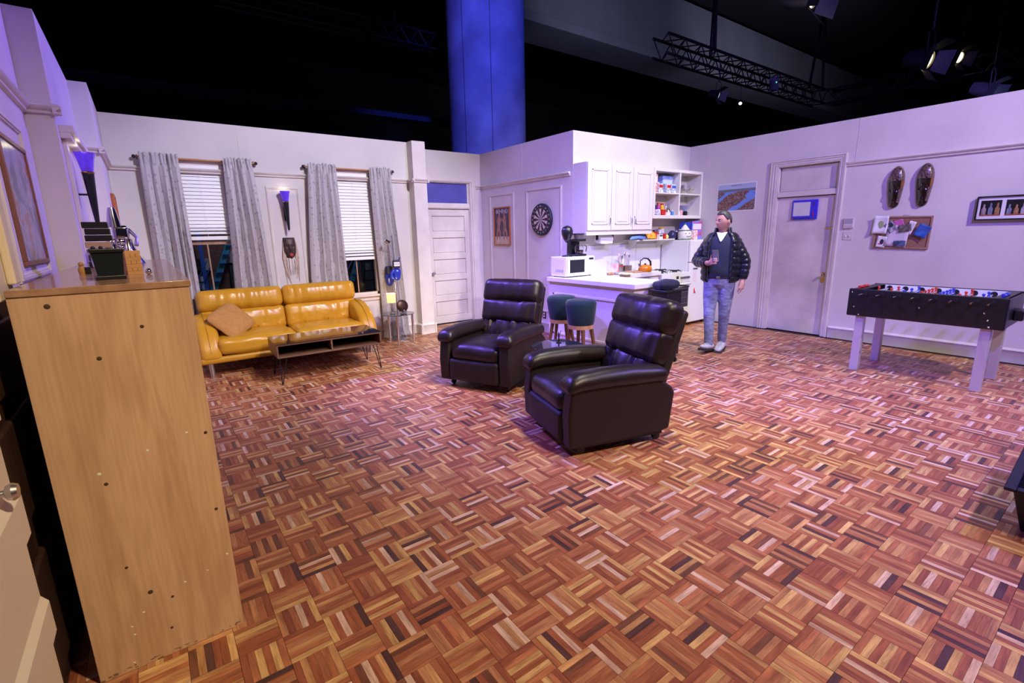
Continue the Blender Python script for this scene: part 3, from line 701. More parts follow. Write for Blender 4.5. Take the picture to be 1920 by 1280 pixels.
for s_ in (-1, 1):
    cx = s_*0.42
    MB().rbox((cx, -0.10, 0.345), (0.84, 0.60, 0.19), .060, 18, (0, .01, .028), .010, 7, s_+2).build('seat_cushion', YLW, t_)
    cx = s_*0.475
    tilt = Matrix.Translation((cx, 0.185, 0.43)) @ Matrix.Rotation(R(-13), 4, 'X')
    MB().tf(tilt).rbox((0, 0, 0.115), (0.945, 0.19, 0.30), .055, 34, (0, .030, 0), .0, 5, s_, wr(.030, 13, 3, s_+4, .06)).build('back_cushion', YLW, t_)
    MB().tf(tilt).rbox((0, -0.012, 0.385), (0.948, 0.215, 0.255), .070, 34, (0, .030, .008), .0, 5, s_, wr(.026, 16, 1.2, s_+9)).build('head_roll', YLW, t_)
    prof = [(.30, .20), (.31, .60), (.27, .665), (.14, .68), (.0, .655), (-.14, .60), (-.26, .51), (-.34, .40), (-.385, .29), (-.39, .20)]
    o = MB().prism(prof, 'X', s_*(hw-.02), s_*(hw-.235)).build('armrest', YLW, t_, smooth=60)
    bv = o.modifiers.new('soft', 'BEVEL'); bv.width = .055; bv.segments = 5; bv.limit_method = 'ANGLE'; bv.angle_limit = R(50)
    MB().tube([(s_*(hw-.128), y_*1.002, z_+.006) for y_, z_ in prof[2:-1]], .006, 6).build('arm_piping', YLD, o)
MB().rbox((0, 0.315, 0.44), (2*hw-.20, 0.06, 0.50), .028, 8).build('back_shell', YLD, t_)
for x in (-.93, .93):
    for y in (-.30, .34): MB().tube([(x, y, 0), (x, y, .17)], [.022, .03], 12).build('foot', STEEL, t_)
pc = mat('ochre_cotton', (0.50, 0.25, 0.07), 0.95, var=.15, vscale=30, bump=.2, bscale=200)
def pil(p):
    e = (1-(p.x/.235)**2)*(1-(p.y/.205)**2)
    return Vector((p.x, p.y, p.z*(0.12+0.88*max(0, e)**.5)) ) + Vector((0, 0, .012*noise.noise(Vector((p.x*9, p.y*9, 3)))))
o = MB().rbox((0, 0, 0), (0.44, 0.40, 0.13), .07, 16, fn=pil).build('throw_pillow', pc)
o.rotation_euler = (Matrix.Rotation(R(8), 4, 'Z') @ Matrix.Rotation(R(48), 4, 'X') @ Matrix.Rotation(R(14), 4, 'Y') @ Matrix.Rotation(R(38), 4, 'Z')).to_euler(); o.location = (0.69, 6.52, 0.605)
tag(o, 'ochre cotton throw pillow in the left corner of the sofa', 'pillow')

# ------------------------------------------------------------------ coffee table
WAL = wood('walnut', (0.20, 0.105, 0.06), (0.115, 0.055, 0.032), 0.38, axis='X')
t_ = thing('coffee_table', 'walnut coffee table with open cubbies, glass top and hairpin legs', 'table', (1.518, 5.715, 0), R(-2.0))
L_, D_ = 0.565, 0.275; zb, zt = 0.295, 0.442
box('top_board', WAL, (-L_, -D_, zt-.018), (L_, D_, zt), t_, .002)
box('bottom_board', WAL, (-L_, -D_, zb), (L_, D_, zb+.018), t_, .002)
for x in (-L_, L_-.018): box('side_board', WAL, (x, -D_, zb+.018), (x+.018, D_, zt-.018), t_, .001)
box('divider', WAL, (-.009, -D_, zb+.018), (.009, D_, zt-.018), t_, .001)
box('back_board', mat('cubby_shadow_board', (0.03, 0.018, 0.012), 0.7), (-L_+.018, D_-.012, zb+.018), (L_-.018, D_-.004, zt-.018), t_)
box('glass_top', DARKGLASS, (-L_-.004, -D_-.004, zt), (L_+.004, D_+.004, zt+.007), t_, .002)
for sx in (-1, 1):
    for sy in (-1, 1):
        x, y = sx*(L_-.04), sy*(D_-.03)
        MB().tube([(x-sx*.055, y, zb), (x+sx*.012, y+sy*.012, .012), (x+sx*.016, y+sy*.014, .003), (x+sx*.02, y+sy*.012, .012), (x+sx*.005, y-sy*.055, zb)], .005, 8).build('hairpin_leg', BLACKM, t_)

# ------------------------------------------------------------------ recliners
LEA = mat('brown_leather', (0.016, 0.0085, 0.009), 0.36, var=0.2, vscale=6, bump=0.12, bscale=140)
LEB = mat('brown_leather_side', (0.014, 0.0068, 0.0055), 0.58, var=0.15, vscale=5, bump=0.10, bscale=160)
def wrinkle(amp, fx, fz, seed):
    def f(p):
        w_ = noise.noise(Vector((p.x*fx+seed*5, p.y*4, p.z*fz+seed)))
        return Vector((p.x, p.y + (amp*abs(w_) if p.y < .06 else 0), p.z))
    return f
def recliner(label, loc, rz):
    t_ = thing('recliner', label, 'armchair', loc, rz, 'dark brown leather recliners')
    W_ = 0.41
    for s_ in (-1, 1):
        prof = [(-.42, .075), (-.43, .30), (-.405, .50), (-.36, .525), (.30, .50), (.41, .425), (.435, .38), (.40, .105), (.30, .085)]
        MB().prism(prof, 'X', s_*W_, s_*(W_-.12)).build('side_panel', LEB, t_, smooth=25, bevel=.018)
        def pad(p, s_=s_):
            # roll over the outside edge, droop at the front
            y = p.y; d = max(0, -.30-y)
            w_ = abs(noise.noise(Vector((p.x*10, p.y*16+s_*4, p.z*8))))
            return Vector((p.x, y, p.z - .9*d*d*2.2 - (p.x*s_-.345)**2*1.2 - .05*max(0, y-.05) + .006*w_))
        MB().rbox((s_*.345, -.04, .545), (.19, .80, .105), .05, 14, (.0, .0, .018), .004, 9, s_, pad).build('arm_pad', LEA, t_)
    MB().rbox((0, -.10, .37), (.57, .66, .18), .075, 16, (0, .012, .022), .008, 6, 1).build('seat_cushion', LEA, t_)
    MB().rbox((0, -.405, .195), (.57, .075, .225), .032, 10, (0, .008, 0), .004, 7, 2).build('footrest_panel', LEB, t_)
    MB().box(-.38, -.36, .06, .38, .36, .11).build('base_frame', BLACKM, t_, smooth=0, bevel=.006)
    tl = Matrix.Translation((0, .25, .40)) @ Matrix.Rotation(R(-19), 4, 'X')
    MB().tf(tl).rbox((0, .105, .30), (.70, .075, .66), .03, 8).build('back_shell', LEB, t_)
    MB().tf(tl).rbox((0, .035, .095), (.62, .15, .29), .05, 22, (0, .026, 0), 0, 5, 1, wrinkle(.055, 17, 2.0, 1)).build('lumbar_pillow', LEA, t_)
    MB().tf(tl).rbox((0, .025, .315), (.69, .17, .262), .055, 22, (0, .030, 0), 0, 5, 2, wrinkle(.034, 11, 2.2, 2)).build('mid_pillow', LEA, t_)
    MB().tf(tl).rbox((0, .020, .540), (.715, .185, .262), .070, 22, (0, .030, .010), 0, 5, 3, wrinkle(.020, 9, 2.5, 3)).build('head_pillow', LEA, t_)
    for x in (-.33, .33):
        for y in (-.30, .34): MB().cyl((x-.012, y, .03), (x+.012, y, .03), .03, n=14).box(x-.015, y-.012, .03, x+.015, y+.012, .065).build('caster', BLACKP, t_, merge=False)
    lv = MB().rbox((-W_-.006, .18, .33), (.012, .05, .10), .005, 3).build('release_lever', BLACKP, t_)
    return t_
recliner('dark brown leather recliner farther back, in front of the teal stools', (2.83, 4.17, 0), math.atan2(-.905, .425))
recliner('dark brown leather recliner nearest the camera, its side toward the viewer', (2.645, 2.53, 0), math.atan2(-.962, -.272))

# small round glass drinks table between the recliners
t_ = thing('drinks_table', 'small round black glass table between the two recliners', 'table', (3.04, 3.40, 0))
MB().lathe([(0, .470), (.250, .470), (.255, .474), (.250, .480), (0, .480)], 40).build('glass_top', DARKGLASS, t_)
for i in range(3):
    a = R(196+120*i); x, y = .222*math.cos(a), .222*math.sin(a)
    lg = MB().cyl((x, y, 0.006), (x, y, .47), .016, n=14).build('leg', CHROME, t_)
    MB().cyl((x, y, 0), (x, y, .008), .019, n=14).build('foot_cap', BLACKP, lg)
t_ = thing('pen_stand', 'small dark table ornament on the drinks table', 'ornament', (3.12, 3.47, .480))
MB().lathe([(.026, 0), (.026, .006), (.008, .012), (.006, .05), (.010, .065), (.005, .10), (0, .12)], 14).build('stem', BLACKP, t_)
MB().tube([(0, 0, .07), (.02, .0, .09), (.03, .0, .12)], .003, 6).build('hook', BLACKP, t_)

# ------------------------------------------------------------------ teal bar stools
TEAL = mat('teal_velvet', (0.003, 0.022, 0.036), 0.9, var=.25, vscale=5, sheen=0.25)
STW = wood('stool_wood', (0.17, 0.075, 0.03), (0.10, 0.04, 0.018), 0.4)
STL = wood('stool_band_wood', (0.5, 0.28, 0.14), (0.38, 0.19, 0.09), 0.4)
def stool(label, loc, rz):
    t_ = thing('bar_stool', label, 'stool', loc, rz, 'teal velvet stools at the island')
    MB().lathe([(0, .475), (.148, .475), (.155, .49), (.172, .61), (.182, .70), (.180, .735), (.165, .758), (.12, .768), (0, .772)], 36, (0,0,0), lambda a, z: 1+(.006*math.sin(22*a)*(1 if z < .66 else 0))).build('velvet_seat', TEAL, t_)
    MB().lathe([(.140, .43), (.150, .43), (.150, .476), (.140, .476)], 30).build('wood_band', STL, t_)
    for i in range(4):
        a = R(45+90*i); c, s_ = math.cos(a), math.sin(a)
        MB().tube([(.115*c, .115*s_, .475), (.20*c, .20*s_, 0)], [.026, .016], 10).build('leg', STW, t_)
    MB().tube([(.155*math.cos(a_), .155*math.sin(a_), .17) for a_ in [2*PI*i/32 for i in range(33)]], .007, 8, caps=False).build('foot_ring', CHROME, t_)
stool('teal velvet stool nearer the viewer, overlapping the other one', (4.00, 4.06, 0), R(12))
stool('teal velvet stool standing closer to the dartboard wall', (4.10, 4.51, 0), R(30))

# ------------------------------------------------------------------ lamp corner
t_ = thing('glass_side_table', 'round smoked glass side table with chrome legs by the curtain', 'table', (2.80, 6.60, 0))
MB().lathe([(0, .432), (.235, .432), (.240, .436), (.235, .441), (0, .441)], 40).build('glass_top', mat('smoked_glass', (0.05, 0.05, 0.06), 0.05, coat=.3), t_)
for a in (R(243), R(-22), R(108)):
    MB().cyl((.205*math.cos(a), .205*math.sin(a), 0), (.205*math.cos(a), .205*math.sin(a), .432), .017, n=14).build('leg', CHROME, t_)
t_ = thing('table_lamp', 'small lit table lamp with an amber glass shade', 'lamp', (2.72, 6.60, .441))
MB().lathe([(.035, 0), (.036, .008), (.014, .016), (.010, .03), (.018, .06), (.020, .09), (.009, .13), (.008, .17), (0, .172)], 20).build('base', STEEL, t_)
MB().lathe([(.055, .165), (.060, .17), (.060, .29), (.055, .29)], 24).build('shade', mat('amber_shade', (0.8, 0.5, 0.2), 0.5, emit=(1.0, 0.55, 0.16), emits=2.2, var=.5, vscale=25), t_)
MB().lathe([(.057, .288), (.064, .288), (.064, .296), (.057, .296)], 24).build('shade_rim', mat('cream_rim', (0.8, 0.75, 0.6), 0.5), t_)
d = bpy.data.lights.new('table_lamp_bulb', 'POINT'); d.energy = 3.0; d.color = (1, .7, .35); d.shadow_soft_size = .03
lo = bpy.data.objects.new('table_lamp_bulb', d); COL.objects.link(lo); lo.parent = t_; lo.location = (0, 0, .34)
t_ = thing('cymbal_clock', 'dark round disc ornament leaning on the side table', 'ornament', (2.88, 6.60, .441))
MB().tf(Matrix.Translation((0, 0, .10)) @ Matrix.Rotation(R(78), 4, 'X') ).lathe([(0, -.006), (.085, -.006), (.09, 0), (.085, .006), (.03, .012), (0, .012)], 28).build('disc', mat('dark_bronze', (0.06, 0.03, 0.02), 0.35, .6), t_)
MB().lathe([(.04, 0), (.04, .008), (.012, .012), (0, .02)], 16).ball((.01, -.03, .03), .016, 10, 8).build('foot', STEEL, t_, merge=False)
t_ = thing('floor_lamp', 'thin steel floor lamp with two small spot heads before the curtain', 'lamp', (2.90, 6.845, 0))
MB().lathe([(0, 0), (.15, 0), (.15, .012), (.03, .026), (0, .026)], 32).build('base', STEEL, t_)
MB().cyl((0, 0, .02), (0, 0, 1.56), .010, n=12).build('pole', STEEL, t_)
def head(z, dx, dy, tx):
    MB().cyl((0, 0, z), (dx, dy, z), .005, n=8).build('head_arm', STEEL, t_)
    MB().tf(Matrix.Translation((dx, dy, z)) @ Matrix.Rotation(tx, 4, 'Y')).lathe([(0, -.045), (.024, -.04), (.030, .03), (.026, .03), (.02, -.03), (0, -.03)], 16).build('spot_head', CHROME, t_)
head(1.46, -.085, -.02, R(125)); head(1.20, .075, -.01, R(20))
GLV = mat('blue_glove_leather', (0.02, 0.04, 0.42), 0.28, coat=.3, bump=.1, bscale=60)
def glove(label, loc, rz):
    g = thing('boxing_glove', label, 'boxing glove', loc, rz, 'blue boxing gloves hung on the floor lamp')
    def sh(p):
        k = 1 if p.z > -.02 else 1-.25*min(1, (-.02-p.z)/.12)
        return Vector((p.x*k, p.y*k - .02*max(0, -p.z)*2, p.z))
    MB().rbox((0, 0, -.10), (.125, .105, .17), .05, 8, (.008, .008, .006), fn=sh).build('fist', GLV, g)
    MB().rbox((0, 0, .045), (.105, .075, .12), .025, 6).build('cuff', mat('glove_cuff', (0.03, 0.03, 0.06), 0.5), g)
    MB().tube([(-.05, -.02, -.04), (-.085, -.03, -.08), (-.080, -.03, -.13), (-.06, -.03, -.16)], [.020, .026, .026, .018], 10).build('thumb', GLV, g)
    lb = box('label_patch', mat('label_white', (0.8, 0.8, 0.8), 0.6), (-.042, -.0405, .018), (.042, -.0375, .076), g)
    text_mesh('EVERLAST', .0175, BLACKP, 'label_text', lb, (0, -.0412, .047), (PI/2, 0, 0))
    return g
glove('blue boxing glove with a white cuff label hanging from the floor lamp', (2.905, 6.770, 1.09), R(-10))
glove('blue boxing glove tucked behind the labelled one on the floor lamp', (2.845, 6.915, 1.0), R(200))

# ------------------------------------------------------------------ kitchen
CAB = mat('cabinet_paint', (0.76, 0.72, 0.68), 0.45, spec=.4)
CTOP = mat('counter_laminate', (0.80, 0.78, 0.76), 0.35, var=.04, vscale=20)
ZC = 0.937
isl = thing('kitchen_island', 'kitchen peninsula with a moulded side panel behind the stools', 'counter', (4.47, 5.18, 0))
box('body', PAINT, (0, -1.50, 0), (.55, -.002, ZC-.06), isl)
mb = MB()
for (y0, y1, z0, z1) in ((-1.36, -.10, .70, .73), (-1.36, -.10, .15, .18), (-1.36, -1.33, .15, .73), (-.13, -.10, .15, .73)):
    mb.box(-.016, y0, z0, 0, y1, z1)
mb.build('panel_moulding', TRIM, isl, smooth=0, merge=False, bevel=.004)
ct = thing('worktop', 'white laminate worktop running from the peninsula to the stove', 'worktop', (4.43, 5.18, 0))
MB().box(0, -1.55, ZC-.058, .66, -.002, ZC).build('peninsula_top', CTOP, ct, smooth=0, bevel=.006)
MB().box(.66, -.60, ZC-.058, 1.76, -.002, ZC).build('back_top', CTOP, ct, smooth=0, bevel=.004)
MB().box(.95, -.48, ZC, 1.45, -.10, ZC+.006).build('sink_rim', mat('sink_white', (0.82, 0.82, 0.80), .2), ct, smooth=0, bevel=.003)
MB().lathe([(.012, 0), (.012, .10), (.009, .12), (0, .12)], 12, (1.20, -.14, ZC)).tube([(1.20, -.14, ZC+.11), (1.20, -.20, ZC+.17), (1.20, -.27, ZC+.14)], .008, 8).build('tap', CHROME, ct, merge=False)
lc = thing('base_cabinet', 'white base cabinet under the sink worktop', 'cabinet', (5.10, 5.18, 0))
box('body', CAB, (0, -.56, .08), (1.08, -.002, ZC-.06), lc)
for i in range(2):
    dd = box('door', CAB, (.03+.53*i, -.58, .12), (.52+.53*i, -.56, ZC-.09), lc, .004)
    MB().tube([(.46-.36*i+.53*i, -.585, .62), (.46-.36*i+.53*i, -.605, .64), (.46-.36*i+.53*i, -.605, .70), (.46-.36*i+.53*i, -.585, .72)], .005, 8).build('handle', CHROME, dd)
# backsplash panels
for k, (x0, x1) in enumerate(((XD+.03, 5.75), (5.755, 6.30), (6.305, 6.93))):
    o = box('backsplash_panel', mat('backsplash_white', (0.80, 0.79, 0.78), .25), (x0, YK-.012, ZC if k < 2 else .90), (x1, YK, 1.335), None, .002)
    tag(o, ['white backsplash panel behind the coffee maker and microwave', 'white backsplash panel behind the utensil rack', 'white backsplash panel behind the stove'][k], 'backsplash', 'white backsplash panels')
# upper cabinets
YC = 4.90
uc = thing('wall_cabinet', 'white three-door wall cabinet above the microwave', 'cabinet', (XD+.004, YK, 1.52))
CW = 1.415
mb = MB().box(0, YC-YK+.02, 0, CW, -.002, .945)
mb.build('carcass', CAB, uc, smooth=0, bevel=.002)
MB().box(-.004, YC-YK+.002, -.03, CW, YC-YK+.03, .008).build('valance', CAB, uc, smooth=0, bevel=.003)
dws = (.478, .466, .466)
x = .004
for i, wd in enumerate(dws):
    dd = box('door', CAB, (x, YC-YK-.004, .035), (x+wd-.008, YC-YK+.018, .94), uc, .004)
    mb = MB(); a0, a1, z0, z1 = x+.075, x+wd-.083, .115, .855; yf = YC-YK-.004
    for (u0, u1, w0, w1) in ((a0, a1, z0, z0+.02), (a0, a1, z1-.02, z1), (a0, a0+.02, z0, z1), (a1-.02, a1, z0, z1)):
        mb.box(u0, yf-.010, w0, u1, yf+.002, w1)
    mb.box(a0+.04, yf-.008, z0+.04, a1-.04, yf+.002, z1-.04)
    mb.build('raised_panel', CAB, dd, smooth=0, merge=False, bevel=.004)
    hx = x+(.038 if i == 2 else wd-.046)
    MB().tube([(hx, yf, .10), (hx, yf-.022, .125), (hx, yf-.03, .165), (hx, yf-.022, .205), (hx, yf, .23)], [.006, .006, .007, .006, .006], 8).build('handle', CHROME, dd)
    x += wd
# open shelf unit
us = thing('open_shelf', 'white open shelf unit of four cubbies beside the cabinet', 'shelf', (XD+.004+CW+.004, YK, 1.72))
SW, SD, SH = 1.285, .28, .75
MB().box(0, -SD, 0, SW, -.002, .05).build('bottom_board', CAB, us, smooth=0, bevel=.002)
MB().box(0, -SD, SH-.045, SW, -.002, SH).build('top_board', CAB, us, smooth=0, bevel=.002)
for xx in (0, SW-.05): MB().box(xx, -SD, .05, xx+.05, -.002, SH-.045).build('side_board', CAB, us, smooth=0, bevel=.002)
MB().box(.655, -SD+.004, .05, .685, -.002, SH-.045).build('divider', CAB, us, smooth=0, bevel=.002)
MB().box(.05, -SD+.006, .375, SW-.05, -.012, .393).build('shelf_board', CAB, us, smooth=0, bevel=.002)
MB().box(.05, -.012, .05, SW-.05, -.003, SH-.045).build('back_board', PAINT, us, smooth=0)
SX, SY, Z1, Z2 = us.location.x, YK-SD, 1.72+.05, 1.72+.393
def rgb(r_, g_, b_): return tuple(((c/255)**2.2) for c in (r_, g_, b_))
def printed(name, base, c2, scale=30):
    return mat(name, base, .45, var=1, vscale=scale, col2=c2, detail=2)
def carton(name, label, cat, x, y, z, w_, d_, h_, m, group, stripe=None, rz=0):
    t_ = thing(name, label, cat, (x, y, z), rz, group)
    MB().box(-w_/2, -d_/2, 0, w_/2, d_/2, h_).build('carton', m, t_, smooth=0, bevel=.002)
    if stripe:
        MB().box(-w_*.42, -d_/2-.0012, h_*.55, w_*.42, -d_/2, h_*.85).build('print_panel', stripe, t_, smooth=0)
    return t_
RED = printed('red_print', rgb(200, 25, 30), rgb(240, 225, 220)); BLU = printed('blue_print', rgb(70, 110, 200), rgb(190, 215, 240))
WBX = printed('white_print', rgb(235, 232, 228), rgb(90, 110, 160)); CRM2 = mat('carton_cream', rgb(235, 225, 205), .5)
RED2 = mat('carton_red', rgb(200, 35, 35), .45); YEL = printed('yellow_print', rgb(240, 200, 50), rgb(210, 60, 30)); WHT = mat('carton_white', rgb(235, 235, 235), .5)
g = 'packets and boxes in the open shelf'
sx = lambda f: SX+.05+f
carton('cereal_box', 'tall red and white carton at the left of the upper cubby', 'carton', sx(.07), SY+.15, Z2, .12, .16, .275, RED, g, WHT)
carton('food_carton', 'small white printed carton beside the tall red one', 'carton', sx(.20), SY+.10, Z2, .11, .09, .14, WBX, g, RED2)
carton('food_carton', 'white packet with dark print standing behind in the upper cubby', 'carton', sx(.23), SY+.20, Z2, .13, .08, .175, WHT, g, mat('dark_print', (.05,.04,.04), .5))
carton('cereal_box', 'large pale blue carton in the upper cubby', 'carton', sx(.44), SY+.16, Z2, .27, .09, .265, BLU, g, mat('pale_blue_card', rgb(190, 205, 235), .5))
carton('food_carton', 'small red and blue carton before the large blue one', 'carton', sx(.37), SY+.07, Z2, .11, .07, .14, WBX, g, RED2)
carton('food_carton', 'small blue and white carton next to the divider', 'carton', sx(.50), SY+.07, Z2, .11, .07, .135, WBX, g, mat('carton_blue', rgb(60, 90, 190), .5))
def tumbler(label, x, y, z, r_, h_, m, name='tumbler', cat='cup', group=None):
    t_ = thing(name, label, cat, (x, y, z), 0, group)
    MB().lathe([(0, 0), (r_*.82, 0), (r_, h_), (r_-.003, h_), (r_*.82-.003, .006), (0, .006)], 20).build('cup_body', m, t_)
    return t_
tumbler('blue tumbler at the left of the upper right cubby', sx(.70), SY+.10, Z2, .042, .135, mat('blue_plastic', rgb(50, 90, 190), .35))
for i, (a, bb) in enumerate(((.80, .09), (.88, .13), (.96, .08), (1.04, .13), (.86, .20), (.98, .20), (1.10, .10))):
    t_ = thing('wine_glass', ['clear stemmed glass next to the blue tumbler', 'second clear stemmed glass from the blue tumbler in front', 'third clear stemmed glass from the blue tumbler in front', 'fourth clear stemmed glass from the blue tumbler in front', 'clear stemmed glass in the back row nearer the blue tumbler', 'clear stemmed glass in the back row farther from the tumbler', 'clear stemmed glass nearest the right side of the cubby'][i], 'glass', (sx(a), SY+bb, Z2), 0, 'clear glasses in the upper right cubby')
    MB().lathe([(0, 0), (.03, 0), (.03, .002), (.004, .006), (.003, .06), (.028, .085), (.034, .12), (.030, .15), (.0285, .15), (.032, .12), (.026, .088), (0, .068)], 16).build('glass_body', GLASS, t_)
g = 'jars and tins in the lower left cubby'
def jar(label, x, y, z, r_, h_, mb_, ml, name='jar', cat='jar', group=g):
    t_ = thing(name, label, cat, (x, y, z), 0, group)
    MB().lathe([(0, 0), (r_, 0), (r_, h_*.82), (r_*.86, h_*.87), (0, h_*.87)], 18).build('body', mb_, t_)
    MB().lathe([(r_*.88, h_*.85), (r_*.9, h_*.86), (r_*.9, h_), (0, h_)], 18).build('lid', ml, t_)
    return t_
jar('red tall tin at the left of the lower cubby', sx(.045), SY+.08, Z1, .035, .20, RED2, WHT)
jar('dark blue jar behind the yellow one', sx(.17), SY+.18, Z1, .06, .165, mat('dark_blue_jar', rgb(35, 45, 110), .3), BLACKP)
jar('white tub with a blue label in front', sx(.13), SY+.06, Z1, .055, .09, WBX, WHT)
jar('yellow and red sauce jar in the middle', sx(.26), SY+.06, Z1, .05, .10, RED2, mat('yellow_lid', rgb(235, 190, 50), .4))
jar('purple spice jar at the back of the lower cubby', sx(.30), SY+.17, Z1, .03, .20, mat('purple_label', rgb(170, 60, 150), .4), mat('orange_lid', rgb(230, 120, 40), .4))
jar('orange spice jar beside the purple one', sx(.37), SY+.15, Z1, .03, .19, YEL, RED2)
jar('pink and white squat tub by the divider', sx(.38), SY+.05, Z1, .05, .055, WHT, mat('coral_lid', rgb(230, 110, 80), .4))
t_ = thing('metal_kettle', 'round shiny metal pot by the divider of the lower cubby', 'pot', (sx(.52), SY+.15, Z1), 0)
MB().lathe([(0, 0), (.05, 0), (.062, .05), (.05, .10), (.02, .12), (0, .13)], 20).build('body', CHROME, t_)
MB().tube([(-.05, 0, .08), (-.045, 0, .15), (0, 0, .175), (.045, 0, .15), (.05, 0, .08)], .006, 8).build('handle', STEEL, t_)
jar('small blue and white shaker beside the metal pot', sx(.50), SY+.05, Z1, .026, .075, mat('shaker_blue', rgb(60, 120, 200), .3), WHT, 'shaker', 'shaker', None)
g = 'crockery in the lower right cubby'
def stack_dish(label, x, y, z, r_, h_, m, name, cat):
    t_ = thing(name, label, cat, (x, y, z), 0, g)
    MB().lathe([(0, 0), (r_*.45, 0), (r_*.5, .004), (r_, h_), (r_-.004, h_), (r_*.48, .008), (0, .008)], 28).build('dish', m, t_)
    return t_
CER = mat('pale_ceramic', rgb(200, 205, 225), .25, coat=.3)
for i in range(3): stack_dish(['lowest pale plate in the lower right cubby', 'middle pale plate in the lower right cubby', 'topmost pale plate under the bowls'][i], sx(.93), SY+.15, Z1+.018*i, .12, .016, CER, 'plate', 'plate')
for i in range(3): stack_dish(['lower of the stacked pale blue bowls', 'middle of the stacked pale blue bowls', 'top stacked pale blue bowl'][i], sx(.93), SY+.15, Z1+.056+.025*i, .105, .06, CER, 'bowl', 'bowl')
def mug(label, x, y, z, m, rz=0, r_=.038, h_=.085):
    t_ = thing('mug', label, 'mug', (x, y, z), rz, g)
    MB().lathe([(0, 0), (r_, 0), (r_, h_), (r_-.004, h_), (r_-.004, .006), (0, .006)], 20).build('mug_body', m, t_)
    MB().tube([(r_-.004, 0, h_*.8), (r_+.02, 0, h_*.78), (r_+.026, 0, h_*.5), (r_+.018, 0, h_*.25), (r_-.004, 0, h_*.2)], .005, 8).build('mug_handle', m, t_)
mug('white mug next to the cubby divider', sx(.68), SY+.06, Z1, WHT, R(200), .030, .06)
mug('pink mug at the front of the lower right cubby', sx(.75), SY+.07, Z1, mat('pink_glaze', rgb(225, 165, 175), .3))
mug('black mug beside the pink mug', sx(.86), SY+.05, Z1, BLACKP, 0, .03, .07)
t_ = thing('plant_pot', 'dark brown bowl behind the pink mug', 'bowl', (sx(.78), SY+.19, Z1), 0)
MB().lathe([(0, 0), (.03, 0), (.06, .06), (.055, .11), (.03, .12), (0, .12)], 20).build('bowl_body', mat('brown_glaze', (.06,.03,.02), .4), t_)

# ledge with snacks above the stove and on the fridge
lg = thing('wall_ledge', 'narrow white wall ledge crowded with snacks above the stove', 'shelf', (6.02, YK, 1.385))
MB().box(0, -.27, 0, .93, -.002, .018).build('ledge_board', CAB, lg, smooth=0, bevel=.002)
for xx in (.1, .8): MB().prism([(-.2, 0), (-.002, 0), (-.002, -.12), (-.03, -.12)], 'X', xx, xx+.015).build('bracket', CAB, lg, smooth=0)
ZL = 1.403
g = 'snacks on the wall ledge'
def bag(label, x, y, w_, h_, m, rz=0, tilt=60, z=ZL):
    t_ = thing('snack_bag', label, 'snack bag', (x, y, z), rz, g)
    def sh(p):
        e = max(0, 1-(2*p.x/w_)**2)*max(0, 1-(2*(p.z-h_/2)/h_)**2)
        return Vector((p.x, p.y*(.15+.85*e), p.z))
    mt = Matrix.Rotation(R(tilt-90), 4, 'X')
    MB().tf(Matrix.Translation((0, 0, .012)) @ mt).rbox((0, 0, h_/2), (w_, .05, h_), .02, 8, fn=sh).build('bag', m, t_)
t_ = thing('toy_plane', 'pale blue toy aeroplane hanging over the end of the ledge', 'toy', (6.10, YK-.22, ZL+.03), R(8))
MB().tube([(-.24, 0, -.02), (-.18, 0, 0), (0, 0, .01), (.14, 0, .0), (.2, 0, .01)], [.004, .03, .036, .03, .012], 14, sy=.8).build('fuselage', mat('toy_blue', rgb(120, 160, 225), .4), t_)
MB().prism([(-.06, -.0), (.05, 0), (.0, -.16), (-.05, -.16)], 'Z', -.012, -.004).prism([(-.06, 0), (.05, 0), (.0, .10), (-.05, .10)], 'Z', -.012, -.004).build('wing', mat('toy_blue', rgb(120, 160, 225), .4), t_, smooth=0, merge=False)
MB().prism([(.12, .01), (.19, .01), (.21, .09), (.175, .09)], 'Y', -.004, .004).build('tail_fin', mat('toy_navy', rgb(40, 60, 140), .4), t_, smooth=0)
jar('red and white tub beside the toy plane on the ledge', 6.29, YK-.12, ZL, .05, .07, RED2, WHT, 'tub', 'tub', g)
bag('yellow crisp bag leaning on the ledge', 6.43, YK-.20, .13, .13, YEL, R(-10), 55)
bag('red and yellow snack bag next to the yellow one', 6.55, YK-.19, .10, .12, printed('orange_print', rgb(230, 90, 40), rgb(245, 205, 60)), R(12), 60)
carton('tea_box', 'small black and white box on the ledge', 'carton', 6.64, YK-.20, ZL, .09, .07, .075, WHT, g, mat('dark_print', (.05,.04,.04), .5))
carton('tea_box', 'bright red box near the end of the ledge', 'carton', 6.735, YK-.20, ZL, .055, .07, .085, RED2, g)
carton('cracker_box', 'purple box lying behind the snack bags', 'carton', 6.40, YK-.07, ZL, .16, .10, .09, mat('carton_violet', rgb(120, 100, 190), .5), g)
t_ = thing('red_pot', 'rust red lidded pot at the back of the ledge', 'pot', (6.62, YK-.10, ZL), 0)
MB().lathe([(0, 0), (.085, 0), (.09, .02), (.09, .085), (.08, .095), (.05, .115), (0, .12)], 24).build('pot_body', mat('rust_enamel', rgb(165, 50, 30), .3), t_)
MB().lathe([(.012, .115), (.02, .13), (.014, .145), (0, .146)], 12).build('lid_knob', BLACKP, t_)
jar('white jar with a yellow lid at the end of the ledge', 6.80, YK-.10, ZL, .05, .185, WBX, mat('yellow_lid', rgb(235, 190, 50), .4), 'jar', 'jar', g)
t_ = thing('lemon_squeezer', 'small yellow lemon-shaped ornament on the ledge', 'ornament', (6.82, YK-.21, ZL), 0)
MB().lathe([(0, 0), (.02, .004), (.03, .025), (.026, .05), (.010, .065), (0, .07)], 14).build('body', mat('lemon', rgb(245, 225, 120), .4), t_)

